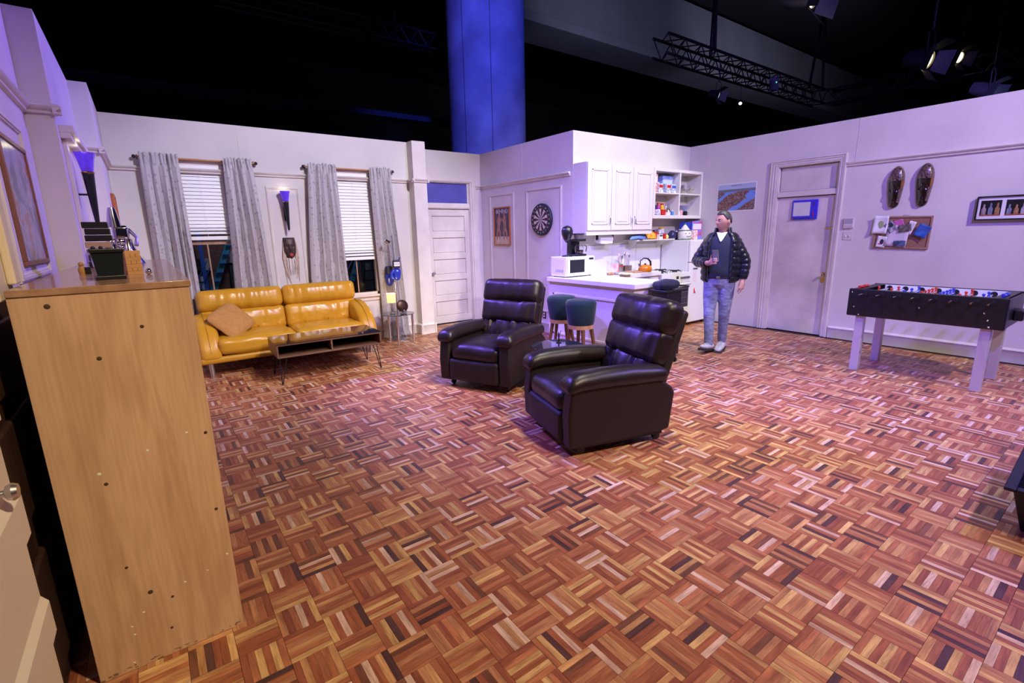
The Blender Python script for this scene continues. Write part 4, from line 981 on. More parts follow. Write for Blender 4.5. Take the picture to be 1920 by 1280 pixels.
# stove
st = thing('gas_stove', 'white gas stove between the worktop and the fridge', 'stove', (6.20, YK, 0))
SWD, SDP, STZ = .735, .60, .885
MB().box(0, -SDP, .07, SWD, -.014, STZ).build('body', WHITEP, st, smooth=0, bevel=.006)
MB().box(-.002, -SDP-.012, .735, SWD+.002, -SDP, STZ+.004).build('control_panel', WHITEP, st, smooth=0, bevel=.004)
ov = MB().box(.03, -SDP-.03, .22, SWD-.03, -SDP, .715).build('oven_door', WHITEP, st, smooth=0, bevel=.006)
box('oven_glass', DARKGLASS, (.36, -SDP-.033, .34), (SWD-.07, -SDP-.029, .665), ov, .002)
for i in range(3): MB().cyl((.38, -SDP-.036, .40+.09*i), (SWD-.09, -SDP-.036, .40+.09*i), .0022, n=6).build('oven_rack', STEEL, ov)
MB().cyl((.07, -SDP-.06, .695), (SWD-.07, -SDP-.06, .695), .009, n=10).cyl((.10, -SDP-.06, .695), (.10, -SDP-.03, .695), .007, n=8).cyl((SWD-.10, -SDP-.06, .695), (SWD-.10, -SDP-.03, .695), .007, n=8).build('oven_handle', CHROME, ov, merge=False)
MB().box(.03, -SDP-.02, .08, SWD-.03, -SDP, .205).build('drawer', WHITEP, st, smooth=0, bevel=.005)
box('clock_display', DARKGLASS, (.36, -SDP-.0145, .79), (.42, -SDP-.012, .835), st)
for i in range(5): MB().cyl((.48+.048*i, -SDP-.012, .805), (.48+.048*i, -SDP-.036, .805), .018, .015, 14).build('knob', mat('grey_knob', (.15,.15,.16), .3, .5), st)
for i in range(2):
    for j in range(2):
        cx, cy = .19+.36*i, -.18-.26*j
        mb = MB()
        for a in (0, PI/2): 
            dx, dy = .12*math.cos(a), .12*math.sin(a); mb.tube([(cx-dx, cy-dy, STZ), (cx-dx*.95, cy-dy*.95, STZ+.025), (cx+dx*.95, cy+dy*.95, STZ+.025), (cx+dx, cy+dy, STZ)], .006, 6)
        mb.build('pan_grate', BLACKM, st)
        MB().lathe([(.045, 0), (.045, .01), (.03, .016), (0, .016)], 18, (cx, cy, STZ)).build('burner', BLACKM, st)
# kettle
t_ = thing('orange_kettle', 'orange enamel kettle with a black arched handle', 'kettle', (5.93, 4.68, ZC), R(-20))
MB().lathe([(0, 0), (.085, 0), (.100, .015), (.103, .045), (.090, .085), (.055, .105), (.0, .108)], 28).build('kettle_body', mat('orange_enamel', rgb(225, 130, 20), .25, coat=.5), t_)
MB().tube([(-.075, 0, .07), (-.105, 0, .10), (-.115, 0, .125)], [.022, .016, .013], 12).build('spout', CHROME, t_)
MB().tube([(-.085, 0, .10), (-.085, 0, .165), (-.03, 0, .205), (.04, 0, .195), (.085, 0, .15), (.092, 0, .09)], [.008, .008, .009, .012, .015, .015], 10).build('arched_handle', BLACKP, t_)
MB().lathe([(.03, .105), (.012, .115), (.014, .128), (0, .13)], 14).build('lid_knob', BLACKP, t_)

# fridge
fg = thing('fridge', 'small white fridge in the kitchen corner', 'fridge', (6.955, YK, 0))
FWD, FDP = .60, .575
MB().box(0, -FDP+.05, .03, FWD, -.01, 1.378).build('body', WHITEP, fg, smooth=0, bevel=.012)
MB().box(.001, -FDP, 1.03, FWD-.001, -FDP+.048, 1.376).build('freezer_door', WHITEP, fg, smooth=0, bevel=.012)
fd = MB().box(.001, -FDP, .05, FWD-.001, -FDP+.048, 1.02).build('fridge_door', WHITEP, fg, smooth=0, bevel=.012)
MB().tube([(.03, -FDP, 1.06), (.03, -FDP-.03, 1.07), (.16, -FDP-.03, 1.07), (.16, -FDP, 1.06)], .008, 8).build('handle', STEEL, fd)
for x in (.05, FWD-.05): MB().cyl((x, -FDP+.08, 0), (x, -FDP+.08, .035), .02, n=10).build('foot', BLACKP, fg)
t_ = thing('fridge_magnet', 'red lobster-like magnet on the fridge door', 'magnet', (7.115, YK-FDP-.001, .56))
MB().tube([(-.012, -.003, .05), (-.016, -.005, .02), (.0, -.005, -.01), (.024, -.003, -.035)], [.004, .009, .011, .006], 8).tube([(-.005, -.004, 0), (-.022, -.003, -.035)], [.009, .006], 8).tube([(-.013, -.004, .04), (.004, -.003, .045)], [.005, .004], 8).build('body', mat('magnet_red', rgb(215, 60, 70), .5), t_)
t_ = thing('fridge_note', 'pale paper note clipped on the fridge door', 'note', (7.10, YK-FDP-.002, .72))
MB().box(-.04, -.001, 0, .05, .001, .20).build('paper', mat('note_pink', rgb(228, 215, 222), .8), t_, smooth=0)
MB().box(-.05, -.008, .195, .06, .001, .215).build('clip', mat('clip_grey', (.08,.08,.09), .4), t_, smooth=0)
# fridge top
ZF = 1.378
g = 'things on top of the fridge'
t_ = thing('face_jar', 'white ceramic jar painted with a smiling face and a pointed lid', 'jar', (7.17, YK-.30, ZF), R(-30), g)
MB().lathe([(0, 0), (.075, 0), (.10, .02), (.112, .075), (.106, .125), (.085, .155), (0, .16)], 30).build('jar_body', mat('white_glaze', rgb(235, 232, 225), .25, coat=.4), t_)
MB().lathe([(.098, .150), (.098, .158), (.072, .165), (.060, .185), (.022, .235), (.010, .245), (0, .25)], 28).build('pointed_lid', mat('white_glaze', rgb(235, 232, 225), .25, coat=.4), t_)
MB().lathe([(.100, .149), (.102, .153), (.100, .157)], 28).build('lid_rim', BLACKP, t_)
MB().lathe([(.012, .243), (.013, .255), (.006, .268), (0, .27)], 10).build('lid_tip', mat('green_glaze', rgb(60, 130, 80), .3), t_)
MB().tube([(-.02, -.112, .06), (.01, -.115, .048), (.045, -.106, .055), (.06, -.098, .07)], .004, 6).build('smile', BLACKP, t_)
for x_ in (-.03, .03): MB().ball((x_, -.107, .105), (.012, .004, .008), 10, 6).build('eye', mat('eye_blue', rgb(70, 120, 190), .3), t_)
for i in range(7): MB().ball((.098*math.cos(R(-140+17*i)), .098*math.sin(R(-140+17*i)), .014), (.009, .009, .010), 8, 6).build('base_dot', mat('green_glaze', rgb(60, 130, 80), .3), t_)
carton('cereal_box', 'blue and red cereal box at the right end of the fridge top', 'carton', 7.47, YK-.30, ZF, .20, .07, .30, printed('blue_red_print', rgb(80, 120, 215), rgb(205, 60, 60), 16), g, mat('cereal_panel', rgb(225, 215, 235), .5), R(-18))
carton('cereal_box', 'deep blue carton turned sideways behind the cereal box', 'carton', 7.36, YK-.17, ZF, .10, .16, .29, mat('deep_blue_card', rgb(60, 80, 190), .5), g, None, R(20))
carton('popcorn_carton', 'cream and red carton beside the face jar', 'carton', 7.33, YK-.36, ZF, .10, .08, .15, printed('cream_red_print', rgb(238, 228, 215), rgb(220, 130, 130), 22), g)
for i in range(4):
    jar(['shortest dark bottle with a white cap behind the face jar', 'second dark bottle from the left behind the face jar', 'third dark bottle from the left behind the face jar', 'tallest dark bottle with a white cap behind the face jar'][i], 7.20+.04*i, YK-.12-.03*(i % 2), ZF, .018, .15+.01*i, mat('amber_bottle', (.05,.02,.015), .2), WHT, 'bottle', 'bottle', 'small bottles on the fridge')
t_ = thing('blue_crystal_bowl', 'dark glass bowl wrapped in blue film left of the face jar', 'bowl', (7.05, YK-.14, ZF), 0, g)
MB().lathe([(0, 0), (.05, 0), (.075, .04), (.070, .10), (.03, .15), (0, .16)], 20, (0,0,0), lambda a, z: 1+.06*math.sin(7*a+z*30)).build('bowl_body', mat('blue_film', (.03,.03,.10), .15, coat=.5), t_)

# counter clutter
mw = thing('microwave', 'white microwave oven at the wall end of the peninsula', 'microwave', (4.50, 4.86, ZC))
MB().box(0, 0, .012, .525, .31, .275).build('body', WHITEP, mw, smooth=0, bevel=.008)
MB().box(.01, -.018, .015, .40, 0, .272).build('door', WHITEP, mw, smooth=0, bevel=.006)
box('door_window', DARKGLASS, (.055, -.0205, .06), (.33, -.0175, .235), mw, .002)
cp = MB().box(.405, -.014, .015, .525, 0, .272).build('control_panel', WHITEP, mw, smooth=0, bevel=.004)
box('display', DARKGLASS, (.42, -.016, .225), (.505, -.0135, .252), cp)
for i in range(4):
    for j in range(3): box('button', mat('button_grey', (.62,.62,.64), .4), (.42+.03*j, -.0155, .12+.022*i), (.443+.03*j, -.0138, .135+.022*i), cp)
box('side_vent_panel', WHITEP, (-.003, .03, .05), (.001, .25, .25), mw, .002)
for i in range(7): box('vent_slot', mat('vent_grey', (.35,.35,.38), .5), (-.0045, .05+.024*i, .065), (-.0028, .062+.024*i, .105), mw)
for x in (.04, .49):
    for y in (.04, .27): MB().cyl((x, y, 0), (x, y, .013), .014, n=10).build('foot', BLACKP, mw)
cf = thing('coffee_maker', 'black and steel drip coffee maker on the microwave', 'coffee maker', (4.83, 5.00, ZC+.275))
MB().box(-.085, -.11, 0, .085, .10, .03).box(-.085, .03, .03, .085, .10, .20).box(-.085, -.10, .20, .085, .10, .235).build('housing', BLACKP, cf, smooth=0, merge=False, bevel=.008)
MB().lathe([(.075, .205), (.085, .29), (.085, .295), (0, .295)], 24, (0, -.02, 0)).build('filter_basket', STEEL, cf)
MB().lathe([(.09, .292), (.09, .305), (0, .31)], 24, (0, -.02, 0)).build('lid', BLACKP, cf)
MB().lathe([(0, .032), (.055, .032), (.068, .07), (.066, .12), (.050, .155), (.05, .16), (.046, .16), (.048, .153), (.062, .12), (.064, .07), (.05, .036), (0, .036)], 22, (0, -.045, 0)).build('carafe', GLASS, cf)
MB().lathe([(0, .037), (.050, .037), (.062, .07), (.062, .085), (0, .085)], 20, (0, -.045, 0)).build('coffee', mat('coffee', (.02,.008,.004), .1), cf)
MB().tube([(.04, -.10, .15), (.055, -.14, .13), (.05, -.13, .06)], .007, 8).build('carafe_handle', BLACKP, cf)
pb = thing('desk_punch_bag', 'black desktop punch bag on a spring stand on the microwave', 'punch bag', (4.63, 4.98, ZC+.275))
MB().lathe([(0, 0), (.075, 0), (.07, .014), (.02, .024), (0, .026)], 28).build('base', BLACKP, pb)
MB().cyl((0, 0, .02), (0, 0, .20), .006, n=10).build('spring_rod', CHROME, pb)
MB().lathe([(0, .185), (.020, .19), (.052, .235), (.076, .30), (.080, .345), (.062, .39), (.025, .412), (0, .415)], 26).build('bag', mat('black_leather', (.012,.012,.016), .3, coat=.2), pb)
pt = thing('paper_towel_holder', 'paper towel roll mounted under the wall cabinet', 'paper towel', (5.42, YK-.15, 1.43))
MB().cyl((-.14, 0, 0), (.13, 0, 0), .058, n=24).build('roll', mat('paper_white', (.85,.84,.83), .9), pt)
MB().box(.135, -.05, -.07, .147, .05, .095).build('end_plate', BLACKP, pt, smooth=0, bevel=.004)
MB().box(-.16, -.02, .085, .147, .02, .095).box(-.16, -.02, -.01, -.15, .02, .09).build('bracket', BLACKP, pt, smooth=0, merge=False)
MB().grid(lambda u, v: (-.13+.25*u, -.058-.004*math.sin(6*u), -.01-.055*v), 8, 3).build('loose_sheet', mat('paper_white', (.85,.84,.83), .9), pt)
ur = thing('utensil_rack', 'steel cutlery rack holding whisks and spatulas beside the sink', 'utensil rack', (5.67, YK-.24, ZC))
MB().lathe([(0, 0), (.05, 0), (.052, .12), (.049, .12), (.047, .004), (0, .004)], 20).build('cup', STEEL, ur)
MB().box(.06, -.045, .0, .22, .045, .006).box(.06, -.045, 0, .064, .045, .09).box(.216, -.045, 0, .22, .045, .09).box(.06, -.045, 0, .22, -.041, .09).box(.06, .041, 0, .22, .045, .09).build('tray', STEEL, ur, smooth=0, merge=False)
MB().lathe([(.053, .085), (.0535, .095), (.053, .10)], 20).build('red_band', RED2, ur)
rd = random.Random(3)
for i in range(9):
    x, y = (rd.uniform(-.025, .025), rd.uniform(-.02, .02)) if i < 4 else (rd.uniform(.08, .20), rd.uniform(-.02, .02))
    a = rd.uniform(-.04, .04); hh = rd.uniform(.17, .24)
    mb = MB().cyl((x, y, .01), (x+a, y, hh), .004, n=6)
    if i % 3 == 0:
        for k in range(5): mb.tube([(x+a, y, hh), (x+a+.018*math.cos(k*1.25), y+.018*math.sin(k*1.25), hh+.03), (x+a, y, hh+.07)], .0014, 5)
    else: mb.ball((x+a*1.15, y, hh+.025), (.018, .005, .03), 10, 8)
    mb.build('utensil', [STEEL, mat('pink_spatula', rgb(225, 190, 205), .5), STEEL][i % 3] if i != 1 else mat('pink_spatula', rgb(225, 190, 205), .5), ur, merge=False)
carton('sugar_box', 'red and white striped box beside the cutlery rack', 'carton', 5.50, YK-.30, ZC, .13, .07, .13, printed('stripe_red', rgb(225, 45, 40), rgb(240, 240, 240), 7), None, None, R(25))
t_ = thing('scrub_brush', 'wooden scrubbing brush lying by the microwave', 'brush', (5.25, YK-.50, ZC+.018), R(-15))
MB().rbox((-.05, 0, 0), (.11, .05, .034), .012, 4).build('brush_back', STL, t_)
MB().rbox((.045, 0, .002), (.07, .055, .038), .018, 4).build('brush_head', mat('grey_bristle', (.35,.33,.36), .8), t_)
t_ = thing('yellow_cloth', 'crumpled pale yellow cloth on the worktop', 'cloth', (5.36, YK-.62, ZC+.002), R(10))
MB().grid(lambda u, v: ((u-.5)*.24*(1-.2*v), (v-.5)*.16, .016+.016*noise.noise(Vector((u*5, v*5, 1)))), 18, 14).build('cloth', mat('pale_yellow_cloth', rgb(238, 228, 170), .9), t_, fixn=False).modifiers.new('s', 'SOLIDIFY').thickness = .004
t_ = thing('cutting_board', 'wooden cutting board at the end of the worktop', 'cutting board', (5.78, YK-.44, ZC+.001), R(4))
MB().rbox((0, 0, .010), (.30, .20, .018), .006, 3).build('board', wood('board_wood', (.60,.36,.20), (.45,.25,.12), .5, axis='X'), t_)
# dark trolley with cap behind the near recliner
t_ = thing('dark_trolley', 'small black trolley at the end of the peninsula', 'trolley', (4.80, 3.46, 0), R(-4))
MB().box(-.17, -.13, .845, .20, .13, .87).build('tray', BLACKP, t_, smooth=0, bevel=.006)
MB().box(-.14, -.11, .10, .12, .11, .845).build('body', BLACKP, t_, smooth=0, bevel=.006)
for x in (-.11, .09):
    for y in (-.08, .08): MB().cyl((x-.01, y, .03), (x+.01, y, .03), .03, n=12).box(x-.012, y-.01, .03, x+.012, y+.01, .10).build('caster', BLACKP, t_, merge=False)
t_ = thing('navy_cap', 'dark navy peaked cap resting on the black trolley', 'cap', (4.80, 3.46, .87), R(-20))
def capf(p): return Vector((p.x, p.y, p.z + .22*(p.x*.35) + .012*noise.noise(p*9)))
MB().rbox((-.02, 0, .055), (.26, .22, .085), .042, 8, (0, 0, .02), fn=capf).build('crown', mat('navy_wool', (.006,.009,.028), .7, sheen=.3), t_)
MB().rbox((.17, -.02, .04), (.13, .15, .016), .007, 4, fn=lambda p: Vector((p.x, p.y, p.z-.9*(p.x-.12)**2))).build('peak', BLACKP, t_)

# ------------------------------------------------------------------ dartboard and poster
ROTX = (PI/2, 0, -PI/2)
t_ = thing('dartboard', 'round bristle dartboard on the wall above the stools', 'dartboard', (XD, 5.845, 1.735))
MB().tf(Matrix.Rotation(-PI/2, 4, 'Y')).lathe([(0, 0), (.236, 0), (.238, .01), (.238, .032), (.230, .040), (0, .040)], 48).build('board', mat('dart_rubber', (.018, .02, .03), .55), t_)
seg_b = mat('dart_black', (.015,.014,.014), .7); seg_w = mat('dart_cream', (.62,.56,.52), .7); seg_r = mat('dart_red', (.45,.03,.03), .7); seg_g = mat('dart_green', (.02,.14,.05), .7)
def ring(r0, r1, a0, a1, m, name, z=-.0412):
    mb = MB(); n_ = 4; vs = []
    for i in range(n_+1):
        a = a0+(a1-a0)*i/n_
        for r_ in (r0, r1):
            for d in (0, -.0016): vs.append((z+d, r_*math.cos(a), r_*math.sin(a)))
    fs = []
    for i in range(n_):
        k = i*4; fs += [(k, k+2, k+6, k+4), (k+1, k+5, k+7, k+3), (k, k+4, k+5, k+1), (k+2, k+3, k+7, k+6)]
    fs += [(0, 1, 3, 2), (n_*4, n_*4+2, n_*4+3, n_*4+1)]
    mb.add(vs, fs); mb.build(name, m, t_, smooth=0)
for i in range(20):
    a0 = R(18*i-9); a1 = R(18*i+9); dk = i % 2 == 0
    ring(.010, .098, a0, a1, seg_b if dk else seg_w, 'inner_wedge'); ring(.106, .160, a0, a1, seg_b if dk else seg_w, 'outer_wedge')
    ring(.098, .106, a0, a1, seg_r if dk else seg_g, 'treble_bed'); ring(.160, .168, a0, a1, seg_r if dk else seg_g, 'double_bed')
    num = [20, 1, 18, 4, 13, 6, 10, 15, 2, 17, 3, 19, 7, 16, 8, 11, 14, 9, 12, 5][i]
    aa = R(90-18*i)
    text_mesh(str(num), .032, seg_w, 'number', t_, (-.0415, -.198*math.cos(aa), .198*math.sin(aa)), ROTX)
MB().tf(Matrix.Rotation(-PI/2, 4, 'Y')).lathe([(0, .040), (.010, .040), (.010, .044), (0, .044)], 16).build('bullseye', seg_r, t_)

def surf_mat(name, fnodes):
    m = bpy.data.materials.new(name); m.use_nodes = True; MATS[name] = m; fnodes(m.node_tree, m.node_tree.nodes, m.node_tree.links, m.node_tree.nodes['Principled BSDF']); return m
t_ = thing('boxing_poster', 'orange-framed old boxing poster on the wall left of the dartboard', 'poster', (XD, 6.90, 1.66))
FRO = wood('orange_frame_wood', (.50,.15,.04), (.34,.09,.025), .35)
yh, zh = .236, .318
for (y0, y1, z0, z1) in ((-yh, yh, zh-.022, zh), (-yh, yh, -zh, -zh+.022), (-yh, -yh+.022, -zh+.022, zh-.022), (yh-.022, yh, -zh+.022, zh-.022)):
    box('frame_bar', FRO, (-.024, y0, z0), (0, y1, z1), t_, .003)
box('poster_sheet', mat('poster_dark', (.085,.06,.10), .5, var=.6, vscale=9), (-.008, -yh+.02, -zh+.02), (-.004, yh-.02, zh-.02), t_)
box('ring_canvas', mat('poster_cream', (.62,.46,.33), .6, var=.25, vscale=12), (-.0095, -yh+.022, -zh+.022), (-.008, yh-.022, -zh+.15), t_)
def fighter(sg, cy):
    SK = mat('poster_skin', (.42,.20,.14), .6, var=.4, vscale=25)
    mb = MB()
    def q(p, r_): return mb.tube([(-.0095, cy+sg*a, z) for a, z in p], r_, 8, sy=1)
    mb.mx = Matrix.Translation((-.0095, 0, 0)) @ Matrix.Diagonal((.12, 1, 1, 1)) @ Matrix.Translation((.0095, 0, 0))
    q([(.0, .17), (.0, .10), (.012, -.02)], [.030, .048, .036]); q([(.012, -.02), (-.03, -.11), (-.01, -.215)], [.032, .024, .012]); q([(.02, -.02), (.06, -.12), (.065, -.225)], [.030, .022, .012])
    q([(.0, .12), (-.05, .09), (-.085, .13)], [.018, .014, .018]); q([(.02, .11), (.03, .05), (-.03, .06)], [.018, .014, .016]); mb.ball((-.0095, cy-sg*.01, .195), .026, 10, 8)
    mb.build('boxer_figure', SK, t_, merge=False)
fighter(1, .09); fighter(-1, -.07)
text_mesh('BEHIND', .098, mat('poster_letter', (.62,.56,.62), .6), 'poster_title', t_, (-.0098, 0, .245), ROTX)
o = thing('wall_outlet', 'black power outlet low on the wall behind the recliner', 'outlet', (XD, 5.81, .27)); 
box('cover_plate', BLACKP, (-.008, -.038, -.058), (0, .038, .058), o, .003)
for z in (-.022, .022): MB().box(-.011, -.016, z-.014, -.007, .016, z+.014).build('socket', WHITEP, o, smooth=0, bevel=.003)

# ------------------------------------------------------------------ right wall things
t_ = thing('map_poster', 'aerial city map poster with blue rivers and a white border', 'poster', (XR, 4.307, 2.027))
box('poster_sheet', mat('map_white', (.78,.76,.76), .7), (-.004, -.325, -.218), (0, .325, .218), t_)
def mapn(nt, n, l, b):
    tc = n.new('ShaderNodeTexCoord'); sp = n.new('ShaderNodeSeparateXYZ'); l.new(tc.outputs['Object'], sp.inputs[0])
    def math_(op, a, b_=None):
        m_ = n.new('ShaderNodeMath'); m_.operation = op
        for i, v in enumerate((a, b_)):
            if v is None: continue
            if isinstance(v, (int, float)): m_.inputs[i].default_value = v
            else: l.new(v, m_.inputs[i])
        return m_.outputs[0]
    Y = math_('MULTIPLY', sp.outputs[1], -1.0); Z = sp.outputs[2]      # Y: left to right as seen
    vn = n.new('ShaderNodeTexVoronoi'); vn.inputs['Scale'].default_value = 75; l.new(tc.outputs['Object'], vn.inputs[0])
    cr = n.new('ShaderNodeValToRGB'); l.new(vn.outputs['Color'], cr.inputs[0])
    cr.color_ramp.elements[0].color = (.05,.045,.07,1); cr.color_ramp.elements[1].color = (.55,.42,.36,1)
    e_ = cr.color_ramp.elements.new(.4); e_.color = (.26,.06,.05,1); e_ = cr.color_ramp.elements.new(.65); e_.color = (.12,.14,.11,1)
    def river(c0, c1, wd):   # |Z - (c0 + c1*Y + ..)| < wd
        f = math_('ABSOLUTE', math_('SUBTRACT', Z, math_('ADD', math_('MULTIPLY', Y, c1), c0)))
        return math_('LESS_THAN', f, wd)
    nz = n.new('ShaderNodeTexNoise'); nz.inputs['Scale'].default_value = 5; l.new(tc.outputs['Object'], nz.inputs[0])
    wob = math_('MULTIPLY', math_('SUBTRACT', nz.outputs['Fac'], .5), .10)
    cur = math_('MULTIPLY', math_('MULTIPLY', math_('ADD', Y, -.1), math_('ADD', Y, -.1)), -1.05)
    r1 = math_('LESS_THAN', math_('ABSOLUTE', math_('SUBTRACT', Z, math_('ADD', math_('ADD', cur, wob), .12))), .026)
    r2 = math_('LESS_THAN', math_('ABSOLUTE', math_('SUBTRACT', Z, math_('ADD', math_('ADD', math_('MULTIPLY', Y, .62), wob), -.165))), .034)
    lake = math_('LESS_THAN', math_('ADD', math_('ABSOLUTE', math_('SUBTRACT', Y, .23)), math_('ABSOLUTE', math_('SUBTRACT', Z, .01))), .085)
    wat = math_('MINIMUM', math_('ADD', math_('ADD', r1, r2), lake), 1.0)
    m1 = n.new('ShaderNodeMix'); m1.data_type = 'RGBA'; l.new(wat, m1.inputs[0]); l.new(cr.outputs[0], m1.inputs[6]); m1.inputs[7].default_value = (.16,.30,.72,1)
    far = math_('GREATER_THAN', Z, .125); m2 = n.new('ShaderNodeMix'); m2.data_type = 'RGBA'; l.new(far, m2.inputs[0]); l.new(m1.outputs[2], m2.inputs[6]); m2.inputs[7].default_value = (.42,.50,.66,1)
    mid = math_('MULTIPLY', math_('GREATER_THAN', Z, .085), math_('LESS_THAN', Z, .125)); m3 = n.new('ShaderNodeMix'); m3.data_type = 'RGBA'; l.new(mid, m3.inputs[0]); l.new(m2.outputs[2], m3.inputs[6]); m3.inputs[7].default_value = (.16,.18,.22,1)
    l.new(m3.outputs[2], b.inputs['Base Color']); b.inputs['Roughness'].default_value = .5
box('map_print', surf_mat('map_print', mapn), (-.005, -.308, -.200), (-.004, .308, .200), t_)
text_mesh('MANHATTAN', .028, mat('map_ink', (.10,.14,.32), .6), 'map_title', t_, (-.0053, 0, .178), ROTX)

t_ = thing('drawing_board_toy', 'blue magnetic drawing toy fixed to the worn door', 'toy', (XR+.04, 3.277, 1.783))
TB = mat('toy_board_blue', (.045,.035,.62), .35)
MB().rbox((-.014, 0, 0), (.028, .345, .275), .012, 4).build('board', TB, t_)
box('drawing_screen', mat('drawing_screen', (.66,.64,.66), .5), (-.030, -.078, -.085), (-.0275, .148, .105), t_)
MB().tube([(-.0305, .10, -.06), (-.0305, .04, -.01), (-.0305, -.03, .04), (-.0305, -.05, .05)], .0012, 5).build('drawn_line', mat('pencil_grey', (.4,.39,.42), .6), t_)
box('eraser_slot', mat('slot_navy', (.01,.02,.18), .5), (-.030, -.09, -.122), (-.0275, .15, -.110), t_)
MB().ball((-.03, .155, -.118), .011, 10, 8).build('eraser_knob', RED2, t_)
for z in (.085, .055): MB().cyl((-.028, -.122, z), (-.036, -.122, z), .010, n=12).build('stamp_button', mat('stamp_brown', (.12,.04,.03), .5), t_)
MB().tube([(-.034, -.120, -.02), (-.034, -.125, -.07), (-.034, -.128, -.10)], [.003, .007, .003], 8).build('stylus', RED2, t_)
o = thing('thermostat', 'small beige wall thermostat beside the door', 'thermostat', (XR, 2.685, 1.583))
MB().box(-.028, -.062, -.068, 0, .062, .068).build('case', mat('beige_plastic', (.66,.62,.60), .5), o, smooth=0, bevel=.008)
box('cover_panel', mat('grey_plastic', (.40,.38,.42), .45), (-.030, -.048, -.012), (-.027, .052, .054), o)
for i in range(3): box('button', mat('grey_plastic', (.40,.38,.42), .45), (-.030, -.040+.032*i, -.048), (-.027, -.020+.032*i, -.040), o)
o = thing('light_switch', 'double light switch plate below the thermostat', 'switch', (XR, 2.683, 1.415))
MB().box(-.008, -.056, -.056, 0, .056, .056).build('cover_plate', mat('beige_plastic', (.66,.62,.60), .5), o, smooth=0, bevel=.003)
for y in (-.022, .022): MB().box(-.018, y-.006, -.016, -.007, y+.006, .010).build('toggle', WHITEP, o, smooth=0, bevel=.002)

# carved long masks
def tmn(nt, n, l, b):
    tc = n.new('ShaderNodeTexCoord'); wv = n.new('ShaderNodeTexVoronoi'); wv.feature = 'DISTANCE_TO_EDGE'; wv.inputs['Scale'].default_value = 42; l.new(tc.outputs['Object'], wv.inputs[0])
    r_ = n.new('ShaderNodeValToRGB'); r_.color_ramp.elements[0].position = .02; r_.color_ramp.elements[1].position = .09
    r_.color_ramp.elements[0].color = (.020,.010,.009,1); r_.color_ramp.elements[1].color = (.17,.105,.10,1); l.new(wv.outputs['Distance'], r_.inputs[0]); l.new(r_.outputs[0], b.inputs['Base Color'])
    b.inputs['Roughness'].default_value = .22; b.inputs['Coat Weight'].default_value = .5
    bp = n.new('ShaderNodeBump'); bp.inputs['Strength'].default_value = .5; bp.inputs['Distance'].default_value = .004; l.new(wv.outputs['Distance'], bp.inputs['Height']); l.new(bp.outputs[0], b.inputs['Normal'])
CARV = surf_mat('carved_mask_relief', tmn); MPOL = mat('polished_mask_wood', (.022,.011,.009), .18, var=.4, vscale=9, coat=.5); MBR = mat('mask_amber_wood', (.22,.09,.03), .25, var=.4, vscale=12, coat=.4)
def longmask(label, y, z):
    t_ = thing('carved_mask', label, 'mask', (XR, y, z), -PI/2, 'long carved masks on the right wall')
    Wd, Ht, Dp = .082, .252, .07
    def prof(zz):   # half width, widest above the middle
        if zz > .25: return Wd*max(0, 1-((zz-.25)/.75)**2.3)**.5
        q = 1-.46*((.25-zz)/1.25)**1.5
        if zz < -.78: q *= max(0, 1-((-zz-.78)/.22)**2.2)**.5
        return Wd*q
    def fn(lo, hi, extra=0.0):
        def f(u, v):
            zz = lo+(hi-lo)*v; a = (u-.5)*PI; hwid = prof(zz)
            x = hwid*math.sin(a); d = (Dp*math.cos(a)**.8)*(hwid/Wd)**.7 + extra*(hwid/Wd)
            d += .022*math.exp(-(x/.012)**2)*math.exp(-((zz+.25)/.22)**2) - .012*math.exp(-((abs(x)-.034)/.016)**2-((zz+.12)/.09)**2) + .012*math.exp(-(x/.02)**2-((zz+.66)/.05)**2)
            return (x, -max(0, d), zz*Ht)
        return f
    MB().grid(fn(-.995, .995), 26, 46).build('mask_face', MPOL, t_, smooth=80)
    MB().grid(fn(.30, .97, .003), 24, 16).build('carved_forehead', CARV, t_, smooth=80)
    def side(s_):
        g_ = fn(-.75, -.1, .003)
        return lambda u, v: g_(.5+s_*(.22+.26*u), v)
    MB().grid(side(1), 8, 12).build('carved_cheek', CARV, t_, smooth=80)
    g2 = fn(-.1, .62, .0025); MB().grid(lambda u, v: g2(.78+.2*u, v), 8, 12).build('amber_edge', MBR, t_, smooth=80)
longmask('long dark carved mask on the right wall, nearer the door', 2.222, 2.0)
longmask('long dark carved mask on the right wall, farther from the door', 1.938, 2.004)

# cork board
t_ = thing('cork_board', 'wood-framed cork board crowded with pinned papers', 'cork board', (XR, 2.092, 1.45))
FRC = wood('cork_frame_wood', (.42,.24,.16), (.30,.16,.10), .5); t_.rotation_euler = (R(1.4), 0, 0)
yh, zh = .288, .198
for (y0, y1, z0, z1) in ((-yh, yh, zh-.02, zh), (-yh, yh, -zh, -zh+.02), (-yh, -yh+.02, -zh+.02, zh-.02), (yh-.02, yh, -zh+.02, zh-.02)):
    box('frame_bar', FRC, (-.022, y0, z0), (-.002, y1, z1), t_, .003)
box('cork_panel', mat('cork', (.34,.17,.115), .95, var=.3, vscale=120), (-.012, -yh+.015, -zh+.015), (-.003, yh-.015, zh-.015), t_)
MB().tube([(-.01, .02, zh), (-.01, 0, zh+.018), (-.01, -.05, zh)], .002, 5).build('hanging_wire', STEEL, t_)
NB = 'papers pinned on the cork board'
CB = (XR-.014, 2.092, 1.45)
